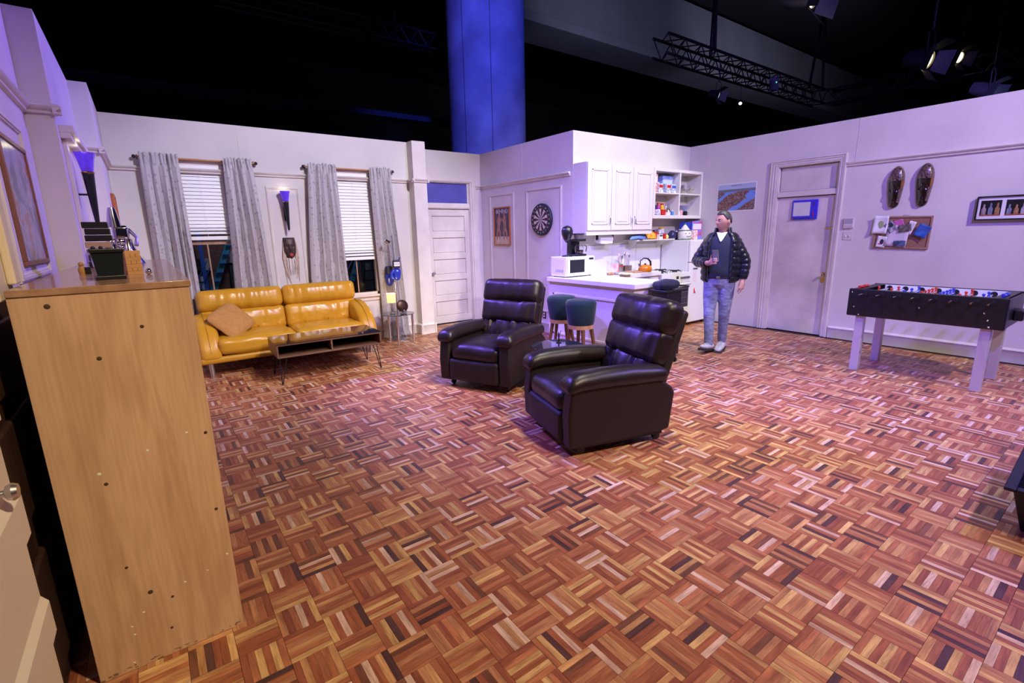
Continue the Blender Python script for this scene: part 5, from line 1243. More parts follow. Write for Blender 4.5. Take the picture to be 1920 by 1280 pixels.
def note(label, dy, dz, w_, h_, m, ang=0, lift=0, curl=.01, extra=None):
    # dy measured to the right as seen
    n_ = thing('pinned_paper', label, 'paper', (CB[0]-lift, CB[1]-dy, CB[2]+dz), 0, NB); n_.rotation_euler = (R(ang), 0, 0)
    MB().grid(lambda u, v: (-.002-curl*((v-.5)**2+(u-.5)**2)*2, (u-.5)*w_, (v-.5)*h_), 6, 6).build('sheet', m, n_, fixn=False, smooth=80).modifiers.new('s', 'SOLIDIFY').thickness = .0012
    if extra:
        for (ey, ez, ew, eh, em) in extra: MB().ball((-.0045, -ey, ez), (.0022, ew, eh), 12, 8).build('printed_shape', em, n_)
    MB().ball((-.006, 0, h_*.42), .005, 8, 6).build('push_pin', STEEL, n_)
LM = mat('leaf_green_ink', (.34,.42,.20), .7); DK = mat('dark_ink', (.03,.03,.05), .7)
note('white sheet printed with a pale green shape at the board corner', -.225, .10, .16, .22, WHT, 3, .006, .03, [(-.01, .03, .06, .045, LM), (.0, -.03, .03, .05, LM), (.01, -.055, .02, .016, mat('pink_ink', (.6,.08,.2), .7))])
note('pale postcard with a pink and black label at lower left', -.195, -.115, .10, .14, WHT, 8, .008, .01, [(.005, .0, .022, .035, DK), (-.02, -.03, .025, .010, mat('pink_ink', (.6,.08,.2), .7))])
note('black and white photo tilted near the middle top', -.115, .07, .10, .13, mat('grey_photo', (.42,.42,.50), .5, var=.8, vscale=25), -38, .014, .004, [(.01, .02, .03, .03, DK)])
note('pink flyer behind the photos', -.035, .10, .10, .11, mat('pink_paper', (.62,.14,.40), .7), -18, .002, .01)
note('large crumpled pale sheet in the middle of the board', -.04, -.045, .23, .26, mat('pale_paper', (.68,.62,.68), .8), 5, .006, .012)
note('dark street photo over the crumpled sheet', .035, .055, .13, .085, mat('street_photo', (.20,.17,.16), .5, var=.7, vscale=30), -8, .024, .003)
note('white tilted card behind the street photo', .085, .055, .07, .16, WHT, 18, .001, .01)
note('dusk landscape photo at the lower middle', .0, -.135, .125, .07, mat('dusk_photo', (.10,.14,.30), .4, var=.9, vscale=14), 0, .022, .003)
note('bright blue square picture card at the right edge', .215, .015, .13, .15, mat('blue_card', (.05,.14,.52), .5, var=.4, vscale=16), 24, .02, .02)
# framed trio of bottle photos
t_ = thing('bottle_picture', 'black-framed picture with a row of bottle photographs', 'picture', (XR, 1.02, 1.702))
yh, zh = .41, .13
for (y0, y1, z0, z1) in ((-yh, yh, zh-.014, zh), (-yh, yh, -zh, -zh+.014), (-yh, -yh+.014, -zh+.014, zh-.014), (yh-.014, yh, -zh+.014, zh-.014)):
    box('frame_bar', BLACKP, (-.05, y0, z0), (-.001, y1, z1), t_, .002)
box('mount_card', mat('mount_white', (.76,.75,.76), .7), (-.034, -yh+.012, -zh+.012), (-.030, yh-.012, zh-.012), t_)
rd = random.Random(12)
for i in range(4):
    yc = .29-.205*i
    ph = box('photo', mat('photo_black', (.012,.012,.016), .3), (-.0355, yc-.085, -.083), (-.034, yc+.085, .083), t_)
    box('shelf_strip', mat('photo_shelf', (.38,.10,.03), .4), (-.0362, yc-.085, -.083), (-.0354, yc+.085, -.070), ph)
    for j in range(3):
        c = [(.38,.30,.32), (.20,.24,.32), (.42,.22,.10), (.5,.45,.5)][(i+j) % 4]; hh = rd.uniform(.10, .14); y = yc+.055-.055*j
        MB().tf(Matrix.Translation((-.036, y, -.07)) @ Matrix.Diagonal((.06, 1, 1, 1))).lathe([(.018, 0), (.019, hh*.5), (.008, hh*.68), (.008, hh*.95), (0, hh)], 12).build('bottle_print', mat('bottle_print_%d' % ((i+j) % 4), c, .4, var=.6, vscale=40), ph)

# ------------------------------------------------------------------ football table
ft = thing('football_table', 'black table football game on silver legs by the right wall', 'football table', (6.375, 1.415, 0))
BLK = mat('table_black', (.010,.009,.011), .35, var=.2, vscale=20)
hx, hy, z0, z1 = .375, .615, .60, .89
for s_ in (-1, 1):
    MB().rbox((s_*(hx-.013), 0, (z0+z1)/2), (.026, 2*hy, z1-z0), .012, 4).build('side_panel', BLK, ft)
    MB().rbox((0, s_*(hy-.013), (z0+z1)/2-.004), (2*hx-.05, .026, z1-z0-.02), .012, 4).build('end_panel', BLK, ft)
    MB().box(-hx+.027, s_*(hy-.027), z1-.012, hx-.027, s_*(hy-.11), z1-.002).build('end_shelf', BLK, ft, smooth=0, bevel=.003)
    MB().box(-.09, s_*hy, .66, .09, s_*(hy+.07), .76).build('goal_pocket', BLK, ft, smooth=0, bevel=.012)
MB().box(-hx+.026, -hy+.11, .755, hx-.026, hy-.11, .765).build('pitch', mat('pitch_white', (.72,.72,.74), .4), ft, smooth=0)
for s_ in (-1, 1): MB().box(s_*(hx-.027), -hy+.11, .765, s_*(hx-.031), hy-.11, .882).build('inner_wall', mat('pitch_white', (.72,.72,.74), .4), ft, smooth=0)
for sx in (-1, 1):
    for sy in (-1, 1):
        lg = MB().box(sx*(hx-.065)-.035, sy*(hy-.12)-.04, 0, sx*(hx-.065)+.035, sy*(hy-.12)+.04, z0+.06).build('leg', mat('silver_paint', (.55,.54,.56), .35, .4), ft, smooth=0, bevel=.006)
RM, BM_ = mat('player_red', (.55,.035,.02), .35), mat('player_blue', (.03,.05,.45), .35)
rods = [(.46, 1, 'r'), (.315, 2, 'r'), (.172, 3, 'b'), (.030, 5, 'r'), (-.112, 5, 'b'), (-.255, 3, 'r'), (-.40, 2, 'b'), (-.515, 1, 'b')]
player_me = {}
for y, cnt, c in rods:
    rd_ = thing_rod = MB().cyl((-hx-.20, y, .845), (hx+.24, y, .845), .0085, n=10).build('rod', CHROME, ft)
    MB().cyl((hx+.12, y, .845), (hx+.24, y, .845), .015, n=12).build('handle', BLACKP, rd_)
    MB().cyl((hx-.034, y, .845), (hx-.022, y, .845), .028, n=16).build('bearing', BLACKP, rd_)
    MB().cyl((-hx-.012, y, .845), (-hx, y, .845), .024, n=16).build('bearing', BLACKP, rd_)
    for j in range(cnt):
        px = 0 if cnt == 1 else -.24+.48*j/(cnt-1)
        if cnt == 2: px = -.11+.22*j
        if c not in player_me:
            o = MB().rbox((0, 0, -.005), (.026, .020, .055), .008, 2).ball((0, 0, .036), .014, 10, 8).rbox((0, 0, -.045), (.020, .026, .03), .006, 2).build('player', RM if c == 'r' else BM_, rd_, merge=False); player_me[c] = o.data
        else: o = put('player', player_me[c], rd_)
        o.location = (px, y, .845)
for s_, m_, nm in ((1, RM, 'red'), (-1, BM_, 'blue')):
    for j in range(2): MB().cyl((-hx+.10+.14*j, s_*(hy-.06), z1+.010), (-hx+.20+.14*j, s_*(hy-.06), z1+.010), .014, n=14).build('score_slider', m_, ft)
for y, z in ((.55, .70), (.50, .62), (.0, .745), (-.47, .745), (-.50, .68), (-.515, .62), (.58, .85)): MB().tf(Matrix.Translation((-hx, y, z)) @ Matrix.Rotation(-PI/2, 4, 'Y')).lathe([(.008, 0), (.008, .002), (.004, .005), (0, .005)], 10).build('bolt', CHROME, ft)

# ------------------------------------------------------------------ black bin at the right edge
t_ = thing('storage_tub', 'open dark blue-black plastic tub at the right edge of the floor', 'tub', (3.74, .13, 0), R(2))
TUB = mat('tub_plastic', (.008,.009,.02), .45)
mb = MB(); 
def rect(w_, d_, z): return [(-w_, -d_, z), (w_, -d_, z), (w_, d_, z), (-w_, d_, z)]
vs = rect(.36, .13, 0)+rect(.46, .18, .25)+rect(.45, .17, .25)+rect(.35, .122, .01)
fs = [(3, 2, 1, 0)]+[(i, (i+1) % 4, 4+(i+1) % 4, 4+i) for i in range(4)]+[(4+i, 4+(i+1) % 4, 8+(i+1) % 4, 8+i) for i in range(4)]+[(8+i, 8+(i+1) % 4, 12+(i+1) % 4, 12+i) for i in range(4)]+[(12, 13, 14, 15)]
MB().add(vs, fs).build('tub_body', TUB, t_, smooth=0, bevel=.01)
mb = MB()
for a, b_ in (((-.49, -.21), (.49, -.165)), ((-.49, .165), (.49, .21)), ((-.49, -.165), (-.445, .165)), ((.445, -.165), (.49, .165))): mb.box(a[0], a[1], .243, b_[0], b_[1], .262)
mb.build('rim', TUB, t_, smooth=0, merge=False, bevel=.006)

# ------------------------------------------------------------------ plywood wall unit
def plyn(nt, n, l, b):
    tc = n.new('ShaderNodeTexCoord'); mp = n.new('ShaderNodeMapping'); mp.inputs['Scale'].default_value = (1.6, 1.6, .28); l.new(tc.outputs['Object'], mp.inputs[0])
    nz = n.new('ShaderNodeTexNoise'); nz.inputs['Scale'].default_value = 3.2; nz.inputs['Detail'].default_value = 3; nz.inputs['Distortion'].default_value = .6; l.new(mp.outputs[0], nz.inputs[0])
    m_ = n.new('ShaderNodeMath'); m_.operation = 'MULTIPLY'; m_.inputs[1].default_value = 26; l.new(nz.outputs['Fac'], m_.inputs[0])
    s_ = n.new('ShaderNodeMath'); s_.operation = 'SINE'; l.new(m_.outputs[0], s_.inputs[0])
    r_ = n.new('ShaderNodeValToRGB'); r_.color_ramp.elements[0].position = .0; r_.color_ramp.elements[1].position = .75; r_.color_ramp.elements[0].color = (.58,.365,.215,1); r_.color_ramp.elements[1].color = (.67,.44,.27,1)
    mr = n.new('ShaderNodeMapRange'); mr.inputs[1].default_value = -1; mr.inputs[2].default_value = 1; l.new(s_.outputs[0], mr.inputs[0]); l.new(mr.outputs[0], r_.inputs[0])
    n2 = n.new('ShaderNodeTexNoise'); n2.inputs['Scale'].default_value = 90; n2.inputs['Detail'].default_value = 4; mp3 = n.new('ShaderNodeMapping'); mp3.inputs['Scale'].default_value = (1, 1, .06); l.new(tc.outputs['Object'], mp3.inputs[0]); l.new(mp3.outputs[0], n2.inputs[0])
    r2 = n.new('ShaderNodeValToRGB'); r2.color_ramp.elements[0].position = .3; r2.color_ramp.elements[1].position = .7; r2.color_ramp.elements[0].color = (.86,.84,.80,1); r2.color_ramp.elements[1].color = (1.04,1.04,1.04,1); l.new(n2.outputs['Fac'], r2.inputs[0])
    mx = n.new('ShaderNodeMix'); mx.data_type = 'RGBA'; mx.blend_type = 'MULTIPLY'; mx.inputs[0].default_value = 1; l.new(r_.outputs[0], mx.inputs[6]); l.new(r2.outputs[0], mx.inputs[7]); l.new(mx.outputs[2], b.inputs['Base Color'])
    b.inputs['Roughness'].default_value = .6
PLY = surf_mat('plywood', plyn)
PTOP = wood('varnished_top', (.46,.28,.17), (.33,.185,.105), .22, axis='Y', coat=.4)
ZU = 1.400
pu = thing('plywood_unit', 'tall bare plywood wall unit at the left with knots in its end panel', 'cabinet', (-.354, 2.030, 0))
UL, UW = 2.58, .455
box('end_panel', PLY, (0, 0, 0), (UW, .020, ZU-.022), pu, .0015)
box('end_panel', PLY, (0, UL-.02, 0), (UW, UL, ZU-.022), pu, .0015)
box('top_board', PTOP, (0, -.004, ZU-.022), (UW+.006, UL, ZU), pu, .002)
box('back_board', PLY, (0, .02, 0), (.012, UL-.02, ZU-.022), pu)
for z in (.06, .46, .92): box('shelf_board', PLY, (.012, .02, z), (UW-.01, UL-.02, z+.02), pu, .001)
for y in (.86, 1.72): box('upright', PLY, (.012, y, .08), (UW-.012, y+.02, ZU-.022), pu, .001)
KN = mat('plywood_knot', (.075,.035,.018), .7); FIL = mat('filler_white', (.80,.74,.66), .8); SC = mat('scuff_dirt', (.22,.13,.07), .8)
for x, z, r_ in ((.085, 1.345, .008), (.180, 1.165, .007), (.305, 1.255, .006), (.452-.02, .84, .006), (.130, .735, .006), (.425, .53, .006), (.135, .41, .005), (.185, .285, .008), (.245, .235, .005), (.225, .11, .005)):
    MB().tf(Matrix.Translation((x, -.0006, z)) @ Matrix.Rotation(PI/2, 4, 'X')).lathe([(0, -.0004), (r_, -.0004), (r_*.7, .0006), (0, .0008)], 14).build('knot', KN, pu)
for x, z, r_ in ((.118, .775, .006), (.255, .82, .0045), (.375, .855, .0045), (.435, .33, .0045), (.29, .275, .0045), (.155, .215, .004), (.115, .175, .004), (.118, .14, .004), (.10, .03, .004), (.365, .29, .003)):
    MB().tf(Matrix.Translation((x, -.0006, z)) @ Matrix.Rotation(PI/2, 4, 'X')).lathe([(0, -.0004), (r_, -.0004), (r_*.7, .0006), (0, .0008)], 12).build('filler_spot', FIL, pu)
rd = random.Random(8)
mb = MB()
for i in range(30):
    x = rd.uniform(.0, .45); mb.tf(Matrix.Translation((x, -.0005, rd.uniform(.002, .02)))).ball((0, 0, 0), (rd.uniform(.003, .010), .0006, rd.uniform(.001, .004)), 8, 5)
mb.build('scuffed_edge', SC, pu, merge=False)
# things on the unit
ZU2 = ZU
t_ = thing('display_box', 'small black glass display box nearest on the plywood unit', 'display box', (-.12, 2.33, ZU2), R(8))
MB().box(-.044, -.034, 0, .044, .034, .014).build('base', BLACKP, t_, smooth=0, bevel=.002)
MB().prism([(-.038, .014), (.038, .014), (.046, .098), (-.046, .098)], 'Y', -.028, .028).build('glass_case', mat('dark_clear_glass', (.02,.025,.03), .05, trans=.25), t_, smooth=0)
MB().box(-.050, -.034, .098, .050, .034, .110).build('lid', BLACKP, t_, smooth=0, bevel=.002)
for x in (-.034, -.012): MB().ball((x, 0, .114), .007, 8, 6).build('lid_knob', BLACKP, t_)
t_ = thing('wooden_tower', 'stack of small wooden blocks behind the display box', 'block tower', (-.055, 2.60, ZU2), R(14))
BLKW = wood('block_wood', (.62,.34,.14), (.48,.24,.09), .5, axis='X')
for i in range(7):
    for j in range(3):
        a = (-.027+.018*j); 
        if i % 2: MB().box(a, -.027, .014*i, a+.0172, .027, .014*i+.0136).build('block', BLKW, t_, smooth=0, bevel=.001)
        else: MB().box(-.027, a, .014*i, .027, a+.0172, .014*i+.0136).build('block', BLKW, t_, smooth=0, bevel=.001)
t_ = thing('toy_figure', 'tiny colourful figure on the plywood unit near the wall', 'figurine', (-.235, 2.80, ZU2))
MB().lathe([(.012, 0), (.014, .02), (.008, .035), (0, .036)], 12).ball((0, 0, .043), .010, 10, 8).build('body', mat('figure_ochre', (.4,.2,.05), .5), t_, merge=False)
MB().box(.010, -.01, 0, .030, .01, .03).build('plinth', BLACKP, t_, smooth=0)
t_ = thing('metal_ball', 'small steel ball beside the block tower', 'ornament', (-.005, 2.52, ZU2))
MB().ball((0, 0, .0125), .0125, 14, 10).build('ball', CHROME, t_)
t_ = thing('chrome_robot', 'tall chrome figurine with conical legs on the plywood unit', 'figurine', (-.125, 4.02, ZU2), R(5))
MB().lathe([(.085, 0), (.075, .015), (.035, .10), (.028, .15), (0, .16)], 20, (.035, 0, 0)).build('cone_leg', CHROME, t_)
MB().lathe([(.06, 0), (.05, .012), (.024, .07), (.02, .10), (0, .11)], 18, (-.045, -.03, .02)).ball((-.04, -.01, .02), (.055, .03, .018), 12, 8).build('cone_leg', CHROME, t_, merge=False)
MB().rbox((.01, 0, .19), (.085, .06, .09), .02, 4).ball((.0, 0, .135), (.045, .035, .03), 12, 8).build('torso', CHROME, t_, merge=False)
MB().lathe([(.040, .225), (.034, .26), (.022, .33), (.018, .345), (0, .348)], 18, (-.015, 0, 0)).build('cone_head', CHROME, t_)
for i in range(5): MB().ball((-.07+.018*i, -.02, .115+.022*math.sin(i)), .020, 10, 8).build('chrome_bead', CHROME, t_)
MB().tube([(.05, 0, .21), (.085, -.02, .16), (.075, -.05, .11)], [.012, .010, .012], 8).build('arm', CHROME, t_)
t_ = thing('black_stack', 'pile of flat black cases behind the block tower', 'case', (-.205, 3.55, ZU2))
for i in range(7): MB().box(-.055+.004*((i*7) % 3), -.05, .035*i, .055+.004*((i*5) % 3), .05, .035*i+.032).build('case', mat('case_pink', (.4,.26,.22), .5) if i == 3 else BLACKP, t_, smooth=0, bevel=.003)
# framed picture on the left wall
t_ = thing('framed_picture', 'red-brown framed glazed picture on the left wall above the unit', 'picture', (-.475, 3.56, 1.735), 0)
FRP = wood('reddish_frame', (.26,.10,.065), (.17,.06,.04), .4)
yh, zh = .33, .305
for (y0, y1, z0, z1) in ((-yh, yh, zh-.022, zh), (-yh, yh, -zh, -zh+.022), (-yh, -yh+.022, -zh+.022, zh-.022), (yh-.022, yh, -zh+.022, zh-.022)):
    box('frame_bar', FRP, (0, y0, z0), (.018, y1, z1), t_, .003)
def artn(nt, n, l, b):
    tc = n.new('ShaderNodeTexCoord'); nz = n.new('ShaderNodeTexNoise'); nz.inputs['Scale'].default_value = 4.0; nz.inputs['Distortion'].default_value = 1.2; l.new(tc.outputs['Object'], nz.inputs[0])
    r_ = n.new('ShaderNodeValToRGB'); l.new(nz.outputs['Fac'], r_.inputs[0]); es = r_.color_ramp.elements
    es[0].position = .32; es[0].color = (.10,.09,.13,1); es[1].position = .72; es[1].color = (.30,.29,.36,1)
    for p_, c in ((.45, (.22,.21,.28,1)), (.55, (.38,.36,.42,1)), (.62, (.42,.13,.07,1))): e_ = es.new(p_); e_.color = c
    l.new(r_.outputs[0], b.inputs['Base Color']); b.inputs['Roughness'].default_value = .22; b.inputs['Specular IOR Level'].default_value = .35
box('glazed_print', surf_mat('abstract_print', artn), (.006, -yh+.02, -zh+.02), (.010, yh-.02, zh-.02), t_)

t_ = thing('wooden_plaque', 'reddish wooden frame on the left corner wall near the curtain', 'picture', (-.21, 6.62, 1.76))
for (y0, y1, z0, z1) in ((-.2, .2, .225, .25), (-.2, .2, -.25, -.225), (-.2, -.175, -.225, .225), (.175, .2, -.225, .225)):
    box('frame_bar', FRO, (0, y0, z0), (.03, y1, z1), t_, .003)
box('panel', MPOL, (0, -.175, -.225), (.012, .175, .225), t_)

# ------------------------------------------------------------------ the hall beyond the set
cl = thing('hall_column', 'massive round concrete column lit deep blue behind the set', 'column', (6.25, 9.20, 0))
MB().lathe([(.80, 0), (.80, 14)], 64).build('shaft', CONC, cl)
for a in (R(-158), R(-118)): MB().cyl((.802*math.cos(a), .802*math.sin(a), 0), (.802*math.cos(a), .802*math.sin(a), 14), .006, n=6).build('formwork_seam', mat('seam_dark', (.08,.08,.08), .9), cl)
BEAMC = mat('beam_concrete', (.16,.16,.17), .85, var=.2, vscale=.7)
bm2 = thing('concrete_beam', 'deep concrete ceiling beam sloping away above the kitchen', 'beam', (6.9, 10.2, 0))
MB().box(0, .12, 6.78, 40, 1.2, 8.46).build('beam_web', BEAMC, bm2, smooth=0)
MB().box(0, 0, 6.56, 40, 1.2, 6.78).build('beam_ledge', BEAMC, bm2, smooth=0, bevel=.02)
tag(struct(MB().box(-12, 11.5, 8.40, 46, 30, 8.7).box(-12, -12, 9.2, 46, 11.5, 9.5).build('ceiling', HALL, smooth=0, merge=False)), 'dark hall ceiling far above the set', 'ceiling')
tag(struct(MB().box(-14, 22, -1, 46, 22.3, 10).build('wall_hall', HALL, smooth=0)), 'black far wall of the hall', 'wall')
lb = thing('hall_ledge', 'faint dark ledge running across the hall behind the window wall', 'beam', (-6, 13.0, 0))
MB().box(0, 0, 4.62, 16, .5, 4.75).build('ledge', mat('hall_grey', (.05,.05,.055), .8), lb, smooth=0)
TRU = mat('truss_black', (.012,.012,.014), .5)
def truss(label, p0, p1, w_=.28, nseg=12):
    p0, p1 = Vector(p0), Vector(p1); d = (p1-p0); L0 = d.length; d.normalize(); s_ = d.cross(Vector((0,0,1))).normalized(); u_ = Vector((0,0,1))
    t_ = thing('lighting_truss', label, 'truss', tuple(p0))
    cs = [s_*w_/2+u_*w_/2, -s_*w_/2+u_*w_/2, s_*w_/2-u_*w_/2, -s_*w_/2-u_*w_/2]
    for c in cs: MB().cyl(c, d*L0+c, .024, n=8).build('chord', TRU, t_)
    for f, (a, b_) in enumerate(((0, 1), (2, 3), (0, 2), (1, 3))):
        mb = MB()
        for i in range(nseg):
            q0 = d*(L0*i/nseg); q1 = d*(L0*(i+1)/nseg)
            ca, cb_ = (cs[a], cs[b_]) if i % 2 == 0 else (cs[b_], cs[a])
            mb.cyl(q0+ca, q1+cb_, .011, n=6)
        mb.build('lattice', TRU, t_, merge=False)
    return t_
ZTR = 4.55
truss('black lattice truss running along the top behind the kitchen', (7.40, 5.70, ZTR), (13.5, 5.70, ZTR), .30, 26)
truss('black lattice truss coming forward along the right side', (13.66, 5.55, ZTR), (13.66, -1.0, ZTR), .30, 26)
ft_ = truss('faint far truss above the window wall', (1.6, 11.0, 5.85), (6.0, 11.0, 5.85), .30, 20)
for x_ in (1.0, 3.5): MB().cyl((x_, 0, .15), (x_, 0, 3.34), .02, n=8).build('chain', TRU, ft_)
def strap(label, top, ends):
    t_ = thing('truss_sling', label, 'sling', ends[0]); o_ = Vector(ends[0])
    for e in ends: MB().cyl(Vector(e)-o_, Vector(top)-o_, .03, n=8).build('sling_leg', TRU, t_)
    MB().cyl(Vector(top)-o_, Vector((top[0], top[1], 9.19))-o_, .025, n=8).build('chain', TRU, t_)
strap('hanging sling near the start of the rear truss', (8.9, 5.70, 6.1), ((8.75, 5.55, 4.72), (9.10, 5.85, 4.72)))
strap('hanging sling at the corner of the two trusses', (13.3, 5.7, 6.6), ((12.9, 5.7, 4.72), (13.6, 5.7, 4.72)))
FIX = mat('fixture_black', (.015,.015,.018), .4); 
def fixture(label, loc, target, size=.16, glow=None, em=8, barn=True, m=FIX, hang=None):
    t_ = thing('stage_light', label, 'stage light', loc)
    q = (Vector(target)-Vector(loc)).to_track_quat('-Z', 'Y').to_matrix().to_4x4()
    s = size
    MB().tf(q).lathe([(0, s*1.6), (s*.5, s*1.5), (s*.62, s*.9), (s*.62, 0), (s*.55, 0), (s*.5, s*.5), (0, s*.6)], 20).build('housing', m, t_)
    MB().tf(q).lathe([(0, s*.12), (s*.53, s*.12), (s*.53, s*.16), (0, s*.16)], 20).build('lens', mat('lens_'+(str(glow)), (.1,.1,.1), .2, emit=glow or (0,0,0), emits=em if glow else 0), t_)
    if barn:
        for k in range(4):
            mt = q @ Matrix.Rotation(k*PI/2, 4, 'Z') @ Matrix.Translation((s*.62, 0, 0)) @ Matrix.Rotation(R(-38), 4, 'Y')
            wd = s*(.62 if k % 2 == 0 else .5)
            MB().tf(mt).prism([(-wd, 0), (wd, 0), (wd*1.25, -s*1.0), (-wd*1.25, -s*1.0)], 'X', -.004, .004).build('barn_door', m, t_, smooth=0)
    MB().tube([(s*.7, 0, s*.2), (s*.72, 0, s*1.6), (0, 0, s*2.0), (-s*.72, 0, s*1.6), (-s*.7, 0, s*.2)], s*.05, 6).build('yoke', m, t_)
    if hang: MB().cyl((0, 0, s*2.0), (0, 0, hang-loc[2]), s*.08, n=8).build('drop_pipe', TRU, t_)
    return t_
def pt(x, y, d):
    v = FW + RT*((x-960)/909.2) - UP*((y-640)/909.2)
    return tuple(Vector((0, 0, H)) + v*d)
def pty(x, y, Y):
    v = FW + RT*((x-960)/909.2) - UP*((y-640)/909.2)
    return tuple(Vector((0, 0, H)) + v*(Y/v.y))
fixture('stage light with blue-lit barn doors at the top edge', pt(1528, -8, 6.5), (9.0, -8.0, 1.5), .26, (1.0, .85, .6), 5, hang=9.19)
fixture('stage light with a bright yellowish lens above the right wall', pt(1742, 112, 7.5), (8.2, -6.0, 1.0), .22, (1.0, .80, .35), 7, hang=9.19)
fixture('distant glowing stage light right of the yellowish one', pt(1800, 108, 9.5), (9.5, -6.0, 1.0), .17, (1.0, .80, .45), 4, hang=9.19)
fixture('pale stage light just above the right wall top', pt(1858, 170, 9.0), (12.0, -6.0, .5), .20, (.6, .8, .9), 1.0, m=mat('fixture_grey', (.30,.34,.36), .4), hang=9.19)
fixture('small spotlight under the rear truss with a white lens', pty(1388, 194, 5.55), (5.8, 4.0, 1.0), .06, (.8, .9, 1.0), 1.5, barn=False, hang=4.5)
fixture('small dark spotlight hanging under the rear truss', pty(1347, 178, 5.55), (9.5, -3.0, 1.0), .12, (.7, .85, 1.0), .6, hang=4.5)
t_ = thing('truss_control_box', 'pale grey electrical box clipped on the rear truss', 'control box', pty(1451, 158, 5.48))
MB().rbox((0, 0, 0), (.17, .12, .24), .015, 3).build('case', mat('box_grey', (.20,.20,.26), .5), t_)
MB().ball((-.03, -.065, .02), .012, 8, 6).build('green_led', mat('green_led', (.1,.5,.2), .4, emit=(.1, 1, .4), emits=2), t_)
spot('fill_beam', (9.8, 6.4, 5.4), (11.5, 10.2, 7.5), 330, (.50, .56, 1.0), 110, .7, .2)  # added unseen fill that lifts the beam out of the dark
spot('fill_beam_right', (17.0, 6.0, 5.2), (18.5, 10.2, 7.5), 420, (.62, .64, 1.0), 115, .7, .2)  # second added fill, evens out the right stretch of the beam

# ------------------------------------------------------------------ the man with the phone
MX, MY = 5.70, 3.35
man = thing('person', 'man in a black puffer jacket and pale jeans looking aside, phone in hand', 'person', (MX, MY, 0), math.atan2(-.92, .40))
def remesh(o, vox, smooth=6):
    m = o.modifiers.new('skin', 'REMESH'); m.mode = 'VOXEL'; m.voxel_size = vox; m.use_smooth_shade = True
    s_ = o.modifiers.new('soften', 'SMOOTH'); s_.iterations = smooth; s_.factor = .5
    return o
def limb(mb, pts, rs, n=16):
    mb.tube(pts, rs, n)
    for p, r_ in zip(pts, rs): mb.ball(p, r_*.995, 14, 10)
SKIN = mat('skin', (.50, .26, .19), .5, var=.12, vscale=30)
HR = Matrix.Translation((0, -.015, 1.63)) @ Matrix.Rotation(R(-42), 4, 'Z') @ Matrix.Rotation(R(4), 4, 'X')
body = MB()
def headpt(u, v):
    th = PI*v; a = 2*PI*u
    x, y, z = math.sin(th)*math.sin(a), -math.sin(th)*math.cos(a), -math.cos(th)
    px, py, pz = x*.076, y*.096, z*.118
    if z < 0: px *= 1-.30*(-z)**1.4; py = py*(1-.10*(-z)) - .004*(-z)
    if y > 0: py *= 1.02
    if y < 0: py *= 1-.06*(1-abs(z))
    f = max(0, -y)
    py -= f*(.024*math.exp(-(x/.20)**2-((z+.16)/.14)**2) + .012*math.exp(-(x/.14)**2-((z-.02)/.15)**2))          # nose
    py += f*(.014*math.exp(-((abs(x)-.40)/.17)**2-((z-.06)/.10)**2))                                                 # eye sockets
    py -= f*(.008*math.exp(-((z-.22)/.09)**2)*math.exp(-(x/.6)**2))                                                 # brow
    py -= f*(.009*math.exp(-(x/.30)**2-((z+.46)/.07)**2) - .006*math.exp(-(x/.34)**2-((z+.44)/.02)**2))             # lips
    py -= f*(.012*math.exp(-(x/.30)**2-((z+.82)/.16)**2))                                                           # chin
    return Vector((px, py, pz))
body.tf(HR).grid(headpt, 40, 32)
for s_ in (-1, 1): body.tf(HR).ball((s_*.077, .012, -.005), (.011, .020, .032), 10, 8)
body.tf(None)
limb(body, [(0, -.005, 1.60), (0, .012, 1.50), (0, .02, 1.40)], [.055, .058, .075])
limb(body, [(0, .01, 1.38), (0, .01, 1.15), (0, .01, .97)], [.09, .10, .085])
limb(body, [(-.13, .015, 1.39), (.13, .015, 1.39)], [.045, .045])
RE, RW = (-.285, .01, 1.15), (-.115, -.22, 1.135)
LE, LW = (.265, .035, 1.14), (.262, -.035, .915)
limb(body, [(-.15, .012, 1.39), RE, RW], [.042, .038, .030]); limb(body, [(.15, .012, 1.39), LE, LW], [.042, .038, .030])
limb(body, [(-.085, 0, .92), (-.085, -.05, .50), (-.065, -.055, .10)], [.07, .05, .036]); limb(body, [(.085, 0, .92), (.080, .03, .50), (.060, .15, .12)], [.07, .05, .036])
# right hand holding a phone: palm plus five fingers curling round it
ph = Vector((-.035, -.285, 1.195))
limb(body, [RW, (-.085, -.245, 1.145), (-.062, -.262, 1.165)], [.029, .034, .030])
for i in range(4):
    z = 1.195-.020*i
    limb(body, [(-.075, -.268, z-.008), (-.058, -.305, z), (-.028, -.318, z+.002), (-.005+.004*(i == 1)-.006*(i == 3), -.314, z+.002)], [.0105, .010, .0092, .0082], 8)
limb(body, [(-.085, -.245, 1.165), (-.078, -.268, 1.205), (-.070, -.288, 1.232)], [.013, .012, .009], 8)
# left hand hanging, loosely closed
limb(body, [LW, (.262, -.055, .875), (.258, -.068, .840)], [.029, .036, .034])
for i in range(4):
    y = -.035-.020*i
    limb(body, [(.262, y, .835), (.258, y-.004, .795), (.240, y-.004, .775), (.226, y, .785)], [.0105, .0100, .0095, .0085], 8)
limb(body, [(.255, -.085, .870), (.240, -.105, .835), (.230, -.100, .805)], [.013, .0115, .0095], 8)
bo = body.build('body', SKIN, man, merge=False, fixn=False); remesh(bo, .006, 3)
